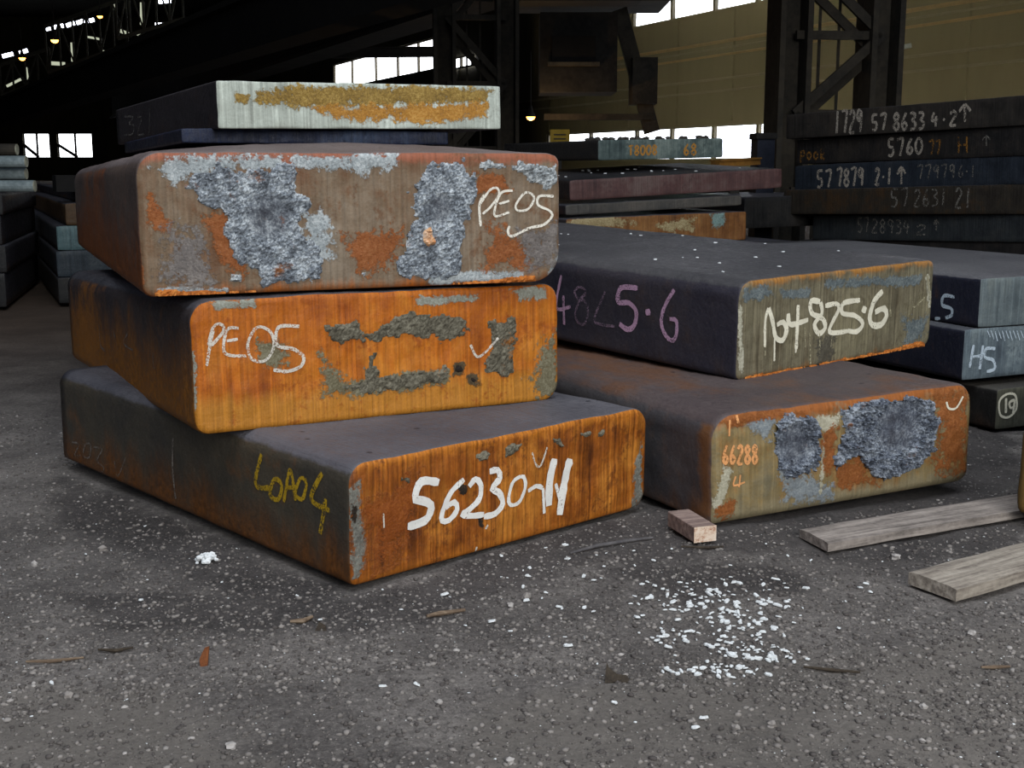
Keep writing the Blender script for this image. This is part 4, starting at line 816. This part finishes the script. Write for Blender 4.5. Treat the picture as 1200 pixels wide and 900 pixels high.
SD[4].write(text('1946', 90, 250, 150, 270, 4) + text('6E', 212, 246, 248, 266, 4), DIMO, 'chalk_number', 'dim orange chalk figures', 'side', zt=(0, 150, .32))
M_pbar = simple('pale_billet', (104, 116, 118), (140, 152, 152), 5, .6)
pe = ground(8, 360); zE = 0
for i, (hpx, mm, lb) in enumerate(((40, mC5, 'black lower slab at the left border'), (32, mC5, 'black slab second from the ground in the stack at the left border'), (34, mC5, 'black slab third from the ground at the left border'), (26, mC5, 'dark slab directly under the pale billets at the left border'))):
    t = hpx * pe.y / F_PX; Slab('steel_slab', lb, (pe.x + .02 * (i % 2) - 1.3 * math.cos(R(15)), pe.y - 1.3 * math.sin(R(15)), zE), R(15), 1.3, 2.2, t, mm, rad=(.01,) * 4, rc=.005, res=(10, 8, 5), seed=70 + i); zE += t + .003
for i, (px, yy, c_) in enumerate(((40, 0, 0), (31, .02, 1), (32, .04, 2), (22, .05, 3))):
    rad_ = .042; p = at(px, 210, pe.y + .02 + .11 * (i % 2)); z = zE + rad_ + i * (rad_ * 2 + .002)
    o = empty('round_billet', (p.x, p.y, z)); tag(o, ['pale round billet at the left border, lowest of its pile', 'pale round billet at the left border, second from the bottom', 'pale round billet at the left border, third from the bottom', 'darker round billet on top of the pile at the left border'][i], 'billet', 'round billets at the left border')
    MB().tube([(0, 0, 0), (-1.7, -.1, 0)], rad_, 14).build('bar', M_pbar if i < 3 else M_col, o, False)
    MB().tube([(.004, .0002, 0), (-.012, -.0007, 0)], rad_ * .96, 14).build('cut_end', M_pale, o)
pt = at(57, 228, PD.y); o = MB().box((0, 0, .06), (.19, .4, .12), Matrix.Rotation(R(24), 3, 'Z')).build('steel_block', M_black); o.location = (pt.x, pt.y + .4, zD); tag(o, 'small black steel block on top of the far left stack', 'steel block')
wp = at(84, 211, PD.y + 4); o = empty('bright_opening', (wp.x, wp.y, wp.z)); tag(o, 'small bright opening low behind the far left stack', 'window')
MB().box((0, .02, 0), (.085, .02, .05)).build('pane', M_sky, o); MB().box((0, .05, 0), (.13, .03, .09)).build('frame', M_dark, o); MB().box((0, .06, -wp.z / 2 - .02), (.1, .03, wp.z - .03)).build('post', M_dark, o)

# ================================================================== THINGS ON THE GROUND
def wood_mat(name, c0, c1, c2):
    s = NT(name); g = s.noise(1, 6, .7, s.map((5, 60, 60))); f = s.noise(60, 5, .7); k = s.math('ADD', s.math('MULTIPLY', g, .75), s.math('MULTIPLY', f, .25))
    s.bump(k, .5, .006); return s.done(s.ramp(k, [(.38, c0), (.52, c1), (.66, c2)]), .88)
M_plank = wood_mat('weathered_plank', (98, 92, 87), (140, 132, 125), (166, 158, 150)); M_plank2 = wood_mat('weathered_plank_pale', (108, 100, 92), (150, 142, 130), (174, 166, 154))
PLK = []
def plank(p0, p1, p2, length, thick, mat, label, name='timber_plank'):
    """p0, p1: the two ground corners of its near end (left rear, front); p2: a ground point along its front edge"""
    a, b_, c_ = ground(*p0), ground(*p1), ground(*p2); ax = (c_ - b_).normalized(); across = (a - b_); across -= ax * across.dot(ax); wd = across.length; ay = across.normalized()
    sk = (a - b_).dot(ax); nx_, ny_ = 40, 6; V = []; F = []
    rr = random.Random(int(p0[0])); 
    for k, z in ((0, 0), (1, thick)):
        for i in range(nx_ + 1):
            for j in range(ny_ + 1):
                x = length * i / nx_; y = wd * j / ny_
                if i == 0: x += sk * j / ny_ + .004 * noise.noise((j * 3.1, k, p0[0]))
                x0 = x; yy = y + (.003 * noise.noise((x * 6, j, 4)) if j in (0, ny_) else 0)
                V.append((x0, yy, z + .003 * math.sin(x * 2.2) + (.0015 * noise.noise((x * 9, y * 30, 1)) if k else 0) - (.003 if k and j in (0, ny_) else 0)))
    n1 = (nx_ + 1) * (ny_ + 1); I = lambda k, i, j: k * n1 + i * (ny_ + 1) + j
    for i in range(nx_):
        for j in range(ny_): F += [(I(1, i, j), I(1, i + 1, j), I(1, i + 1, j + 1), I(1, i, j + 1)), (I(0, i, j), I(0, i, j + 1), I(0, i + 1, j + 1), I(0, i + 1, j))]
        F += [(I(0, i, 0), I(0, i + 1, 0), I(1, i + 1, 0), I(1, i, 0)), (I(0, i, ny_), I(1, i, ny_), I(1, i + 1, ny_), I(0, i + 1, ny_))]
    for j in range(ny_): F += [(I(0, 0, j), I(1, 0, j), I(1, 0, j + 1), I(0, 0, j + 1)), (I(0, nx_, j), I(0, nx_, j + 1), I(1, nx_, j + 1), I(1, nx_, j))]
    o = mesh_obj(name, V, F, mat); o.location = b_ + Vector((0, 0, -.002)); o.rotation_euler = (0, 0, math.atan2(ax.y, ax.x)); tag(o, label, 'plank'); PLK.append((o.matrix_basis.inverted(), length, wd)); return o
plank((937, 629), (970, 646), (1198, 607), 1.15, .026, M_plank, 'grey weathered plank running under the slab at the right border')
plank((1064, 683), (1120, 704), (1200, 682), .95, .032, M_plank2, 'paler weathered plank nearest the camera at the right border')
# cut timber block
a, b_, c_ = ground(782, 616), ground(813, 636), ground(839, 633); ax = (c_ - b_); wv = (a - b_); wl = wv.length; wd = ax.length; th = math.atan2(ax.y, ax.x)
M_block = wood_mat('grey_timber', (104, 88, 84), (136, 118, 110), (160, 142, 132)); M_endg = simple('fresh_cut_wood', (150, 84, 52), (214, 192, 170), 22, .85, c2=(228, 214, 198))
def block_bm():
    m = MB(); h = .044; u = Vector((wd, 0, 0)); ang = math.atan2(wv.y, wv.x) - th; q = Vector((math.cos(ang), math.sin(ang), 0)) * wl; up = Vector((0, 0, h)); V = []
    for e in (.0, h):
        for p in (Vector((0, 0, 0)), u, u + q, q): V.append(p + Vector((0, 0, e)))
    return V
V = block_bm(); bl = mesh_obj('timber_block', V, [(3, 2, 1, 0), (4, 5, 6, 7), (1, 2, 6, 5), (2, 3, 7, 6), (3, 0, 4, 7)], M_block)
md = bl.modifiers.new('bevel', 'BEVEL'); md.width = .003; md.segments = 2
bl.location = b_ + Vector((0, 0, -.001)); bl.rotation_euler = (0, 0, th); tag(bl, 'short block of timber with a pale sawn end, lying by the lower rusty slab', 'timber block')
mesh_obj('sawn_end', [V[i] + Vector((0, -.0008, 0)) for i in (0, 1, 5, 4)], [(0, 1, 2, 3)], M_endg, bl)

# loose gravel: thousands of grains nobody could count
def ico():
    bm = bmesh.new(); bmesh.ops.create_icosphere(bm, subdivisions=1, radius=1); v = np.array([q.co[:] for q in bm.verts]); f = np.array([[q.index for q in p.verts] for p in bm.faces]); bm.free(); return v, f
IV, IF = ico()
def inside_slab(x, y, m=.015):
    for s in (S1, S6, SF, A3):
        l = s.M.inverted() @ Vector((x, y, 0))
        if -m < l.x - s.shear * l.y < s.a + m and -m < l.y < s.b + m: return True
    for mi, L, wd in PLK:
        l = mi @ Vector((x, y, 0))
        if -.02 < l.x < L + .01 and -.01 < l.y < wd + .01: return True
    return False
def grains(name, n, smin, smax, mat, label, cat, area_fn, flat=.65):
    VV = []; FF = []; b = 0; c = 0
    while c < n:
        px, py = area_fn()
        p = ground(px, py)
        if p.y > 9 or inside_slab(p.x, p.y): continue
        c += 1
        s = smin + (smax - smin) * rng.random() ** 4.2
        rot = rng.random() * 6.28; cs, sn = math.cos(rot), math.sin(rot)
        v = IV * (1 + (rng.random(IV.shape) - .5) * .55) * s * np.array([1, .55 + .45 * rng.random(), flat * (.6 + .5 * rng.random())])
        v = np.stack([v[:, 0] * cs - v[:, 1] * sn, v[:, 0] * sn + v[:, 1] * cs, v[:, 2]], 1)
        z = ground_z(p.x, p.y) + s * .12
        VV.append(v + np.array([p.x, p.y, z])); FF.append(IF + b); b += len(IV)
    VV = np.concatenate(VV); FF = np.concatenate(FF)
    me = bpy.data.meshes.new(name); me.vertices.add(len(VV)); me.vertices.foreach_set('co', VV.ravel().astype(np.float32))
    me.loops.add(FF.size); me.loops.foreach_set('vertex_index', FF.ravel().astype(np.int32)); me.polygons.add(len(FF)); me.polygons.foreach_set('loop_start', np.arange(0, FF.size, 3, dtype=np.int32)); me.polygons.foreach_set('loop_total', np.full(len(FF), 3, dtype=np.int32))
    me.update(calc_edges=True); me.materials.append(mat); o = bpy.data.objects.new(name, me); col.objects.link(o); tag(o, label, cat, kind='stuff'); return o
def anywhere():
    # even on the ground, thinner on the smooth wheel tracks
    while True:
        py = 900 - 420 * rng.random() ** 1.1; px = rng.random() * 1240 - 20
        if py > 775 + .12 * abs(px - 520) and rng.random() < .62: continue
        return px, py
def grit_mat(name, a, b_, c_):
    s = NT(name); g = s.n.new('ShaderNodeNewGeometry').outputs['Random Per Island']; f = s.noise(150, 4, .7)
    c = s.ramp(g, [(.1, a), (.6, b_), (.95, c_)]); c = s.mix(s.math('MULTIPLY', f, .5), c, a); return s.done(c, .92)
M_grit = grit_mat('gravel_grit', (74, 70, 68), (106, 102, 98), (146, 141, 136)); M_grit2 = grit_mat('pale_gravel_grit', (116, 112, 108), (146, 142, 138), (172, 168, 164))
grains('gravel', 34000, .0016, .0085, M_grit, 'fine dark grey gravel strewn over the ground', 'gravel', anywhere)
grains('pale_gravel', 900, .002, .009, M_grit2, 'pale grains scattered among the dark gravel', 'gravel', anywhere)
grains('white_crumbs', 420, .0018, .004, M_white, 'tiny white crumbs sprinkled over the ground', 'crumbs', anywhere, .4)

def on_ground(px, py):
    p = ground(px, py); return Vector((p.x, p.y, ground_z(p.x, p.y)))
# white lime flakes, each on its own
FM = []
for k in range(8):
    r = random.Random(100 + k); n = 9; ring = [(math.cos(2 * math.pi * i / n) * r.uniform(.7, 1.15) * .5, math.sin(2 * math.pi * i / n) * r.uniform(.45, .8) * .5) for i in range(n)]
    V = [(x, y, 0) for x, y in ring] + [(x * .85, y * .85, .16 + r.uniform(-.05, .06)) for x, y in ring]; F = [tuple(range(n, 2 * n)), tuple(reversed(range(n)))] + [(i, (i + 1) % n, n + (i + 1) % n, n + i) for i in range(n)]
    me = bpy.data.meshes.new('white_flake'); me.from_pydata(V, [], F); me.materials.append(M_white); FM.append(me)
spots = []
for cx, cy, sx, sy, n in ((842, 690, 34, 9, 40), (850, 708, 26, 9, 44), (862, 724, 26, 8, 34), (868, 745, 26, 7, 34), (862, 758, 24, 5, 26), (912, 763, 18, 4, 16), (830, 779, 34, 4, 24), (868, 784, 18, 5, 14), (784, 738, 16, 10, 20), (765, 708, 18, 8, 14), (915, 703, 26, 8, 18), (800, 690, 30, 8, 12), (690, 672, 60, 22, 14), (590, 645, 70, 35, 18), (830, 740, 110, 60, 16)):
    for i in range(n): spots.append((random.gauss(cx, sx), random.gauss(cy, sy)))
for q in ((613, 667), (640, 690), (655, 705), (662, 742), (700, 772), (923, 647), (856, 657), (1015, 680), (1020, 690), (983, 733), (1110, 700), (470, 707), (520, 690), (545, 725), (488, 798), (448, 802), (130, 640), (170, 614), (165, 700), (100, 645), (60, 795), (260, 680), (348, 693), (375, 720), (190, 590)): spots.append(q)
cnt = 0
for i, (px, py) in enumerate(spots):
    p = on_ground(px, py)
    if inside_slab(p.x, p.y): continue
    o = bpy.data.objects.new('white_flake', FM[i % 8]); col.objects.link(o); o.location = p + Vector((0, 0, .003)); sz = .008 + .016 * random.random() ** 1.6
    o.scale = (sz, sz * random.uniform(.7, 1), sz); o.rotation_euler = (random.uniform(-.25, .25), random.uniform(-.25, .25), random.uniform(0, 6.28)); tag(o, 'small white lime flake lying loose on the dark gravel', 'flake', 'white lime flakes on the gravel')
# white crumbly lump by the near stack
r = random.Random(5); bm = bmesh.new()
for k in range(26):
    mm = Matrix.Translation((r.gauss(0, .013), r.gauss(0, .010), r.uniform(0, .012))) @ Matrix.Diagonal((1, .8, .7, 1))
    bmesh.ops.create_icosphere(bm, subdivisions=1, radius=r.uniform(.005, .010), matrix=mm)
me = bpy.data.meshes.new('white_lump'); bm.to_mesh(me); bm.free(); me.materials.append(M_white); o = bpy.data.objects.new('white_lump', me); col.objects.link(o); o.location = on_ground(242, 657) + Vector((0, 0, .006)); tag(o, 'crumbly white lump lying left of the bottom rusty slab', 'lump')
# larger stones
SM = [lump_mesh('stone', M_grit2 if k % 2 else M_grit, 30 + k, .75, 2) for k in range(6)]
for i, (px, py, s, lb) in enumerate(((617, 695, .030, 'pale stone, largest below the right end of the painted number'), (598, 703, .020, 'smaller stone just left of the pale stone below the painted number'), (905, 845, .020, 'stone half sunk in the smooth wheel track at the right'),
        (1083, 820, .016, 'small stone in the wheel track nearest the right border'), (862, 850, .018, 'stone in the smooth wheel track, straight below the white flakes'), (598, 886, .018, 'stone at the bottom border, centre'), (625, 786, .018, 'stone left of the torn bark piece'),
        (270, 870, .020, 'stone near the bottom border at the lower left'), (120, 640, .026, 'grey stone left of the white crumbly lump, by the bottom slab'), (40, 655, .024, 'grey stone at the left border'), (80, 810, .020, 'stone below the long dull twig at the lower left'), (1050, 650, .026, 'stone between the two planks'),
        (395, 795, .018, 'stone on the gravel straight below the near corner of the bottom slab'), (1140, 735, .020, 'stone below the nearest plank at the right'))):
    p = on_ground(px, py)
    put_lump('stone', SM[i % 6], p + Vector((0, 0, s * .2)), s, random.uniform(0, 6), lb, 'stone', 'larger stones in the gravel')
# sticks, shards and a bent rod
M_stick = wood_mat('dry_splinter', (78, 64, 52), (110, 94, 78), (140, 124, 104)); M_rust = simple('rust_shard', (84, 46, 24), (122, 72, 36), 40); M_bark = simple('dark_bark', (38, 32, 26), (66, 58, 48), 30)
def stick(pts, r, mat, label, cat='stick', name='wood_splinter'):
    P = [on_ground(*q) + Vector((0, 0, r * .9 + .002)) for q in pts]; c = P[0].copy(); m = MB().tube([q - c for q in P], [r * (.6 if i in (0, len(P) - 1) else 1) for i in range(len(P))], 7); o = m.build(name, mat, None, False); o.location = c; tag(o, label, cat)
stick([(668, 648), (700, 640), (735, 634), (765, 629)], .005, simple('grey_rod', (72, 70, 72), (96, 94, 94), 20), 'thin grey rod on the ground between the two stacks', 'rod', 'metal_rod')
stick([(500, 717), (515, 713), (545, 709)], .006, M_stick, 'pale wood splinter on the gravel in front of the bottom slab')
stick([(942, 777), (975, 782), (1008, 783)], .004, M_bark, 'thin dark twig right of the white flakes')
stick([(1150, 777), (1165, 776), (1184, 776)], .004, M_stick, 'short twig at the right on the smooth wheel track')
stick([(115, 756), (135, 759), (156, 758)], .004, M_bark, 'dark twig on the ground at the lower left')
stick([(30, 770), (60, 768), (98, 767)], .004, M_stick, 'long dull twig at the lower left border')
stick([(340, 722), (355, 722), (366, 718)], .006, M_stick, 'short blunt splinter below the corner of the bottom slab')
stick([(798, 639), (830, 640), (848, 638)], .004, M_bark, 'dark twig lying against the timber block')
def shard(px, py, pts, th_, mat, label, name, cat, tilt, rz=0):
    V = [(x, 0, z) for x, z in pts] + [(x + .001, th_, z) for x, z in pts]; n = len(pts); F = [tuple(range(n)), tuple(reversed(range(n, 2 * n)))] + [(i, n + i, n + (i + 1) % n, (i + 1) % n) for i in range(n)]
    o = mesh_obj(name, V, F, mat); o.location = on_ground(px, py); o.rotation_euler = (tilt, 0, rz); tag(o, label, cat)
shard(238, 775, [(-.006, 0), (.008, 0), (.010, .022), (.012, .042), (.004, .040), (-.002, .030), (-.008, .016)], .004, M_rust, 'upright curled rusty shard on the gravel at lower left', 'rust_shard', 'shard', -.5, .2)
shard(722, 796, [(-.022, 0), (.004, .004), (.030, 0), (.022, .018), (.004, .020), (-.012, .034), (-.016, .046), (-.020, .022)], .005, M_bark, 'torn dark piece of bark below the white flakes', 'bark_piece', 'bark', -.9)
shard(375, 731, [(-.012, 0), (.014, 0), (.010, .014), (-.004, .022)], .005, M_bark, 'small dark chip with a white flake beside it, below the bottom slab corner', 'dark_chip', 'chip', -.7)
# white flakes on the upper faces of the right-hand pair
for i in range(26):
    sl = S5; q = sl.M @ Vector((random.uniform(.08, 1.0), random.uniform(.15, 2.4), sl.t + .006)); o = bpy.data.objects.new('pale_flake', FM[i % 8]); col.objects.link(o); o.location = q; sz = random.uniform(.012, .022); o.scale = (sz, sz, sz); o.rotation_euler = (0, 0, random.uniform(0, 6)); tag(o, 'small pale flake lying on top of the grey upper slab of the right-hand pair', 'flake', 'pale flakes on the grey upper slab')
for i in range(22):
    sl = C2; q = sl.M @ Vector((random.uniform(.05, 1.45), random.uniform(.1, 1.2), sl.t + .005)); o = bpy.data.objects.new('pale_flake', FM[i % 8]); col.objects.link(o); o.location = q; sz = random.uniform(.014, .03); o.scale = (sz, sz, sz); tag(o, 'small pale flake lying on top of the maroon-brown slab', 'flake', 'pale flakes on the maroon slab')
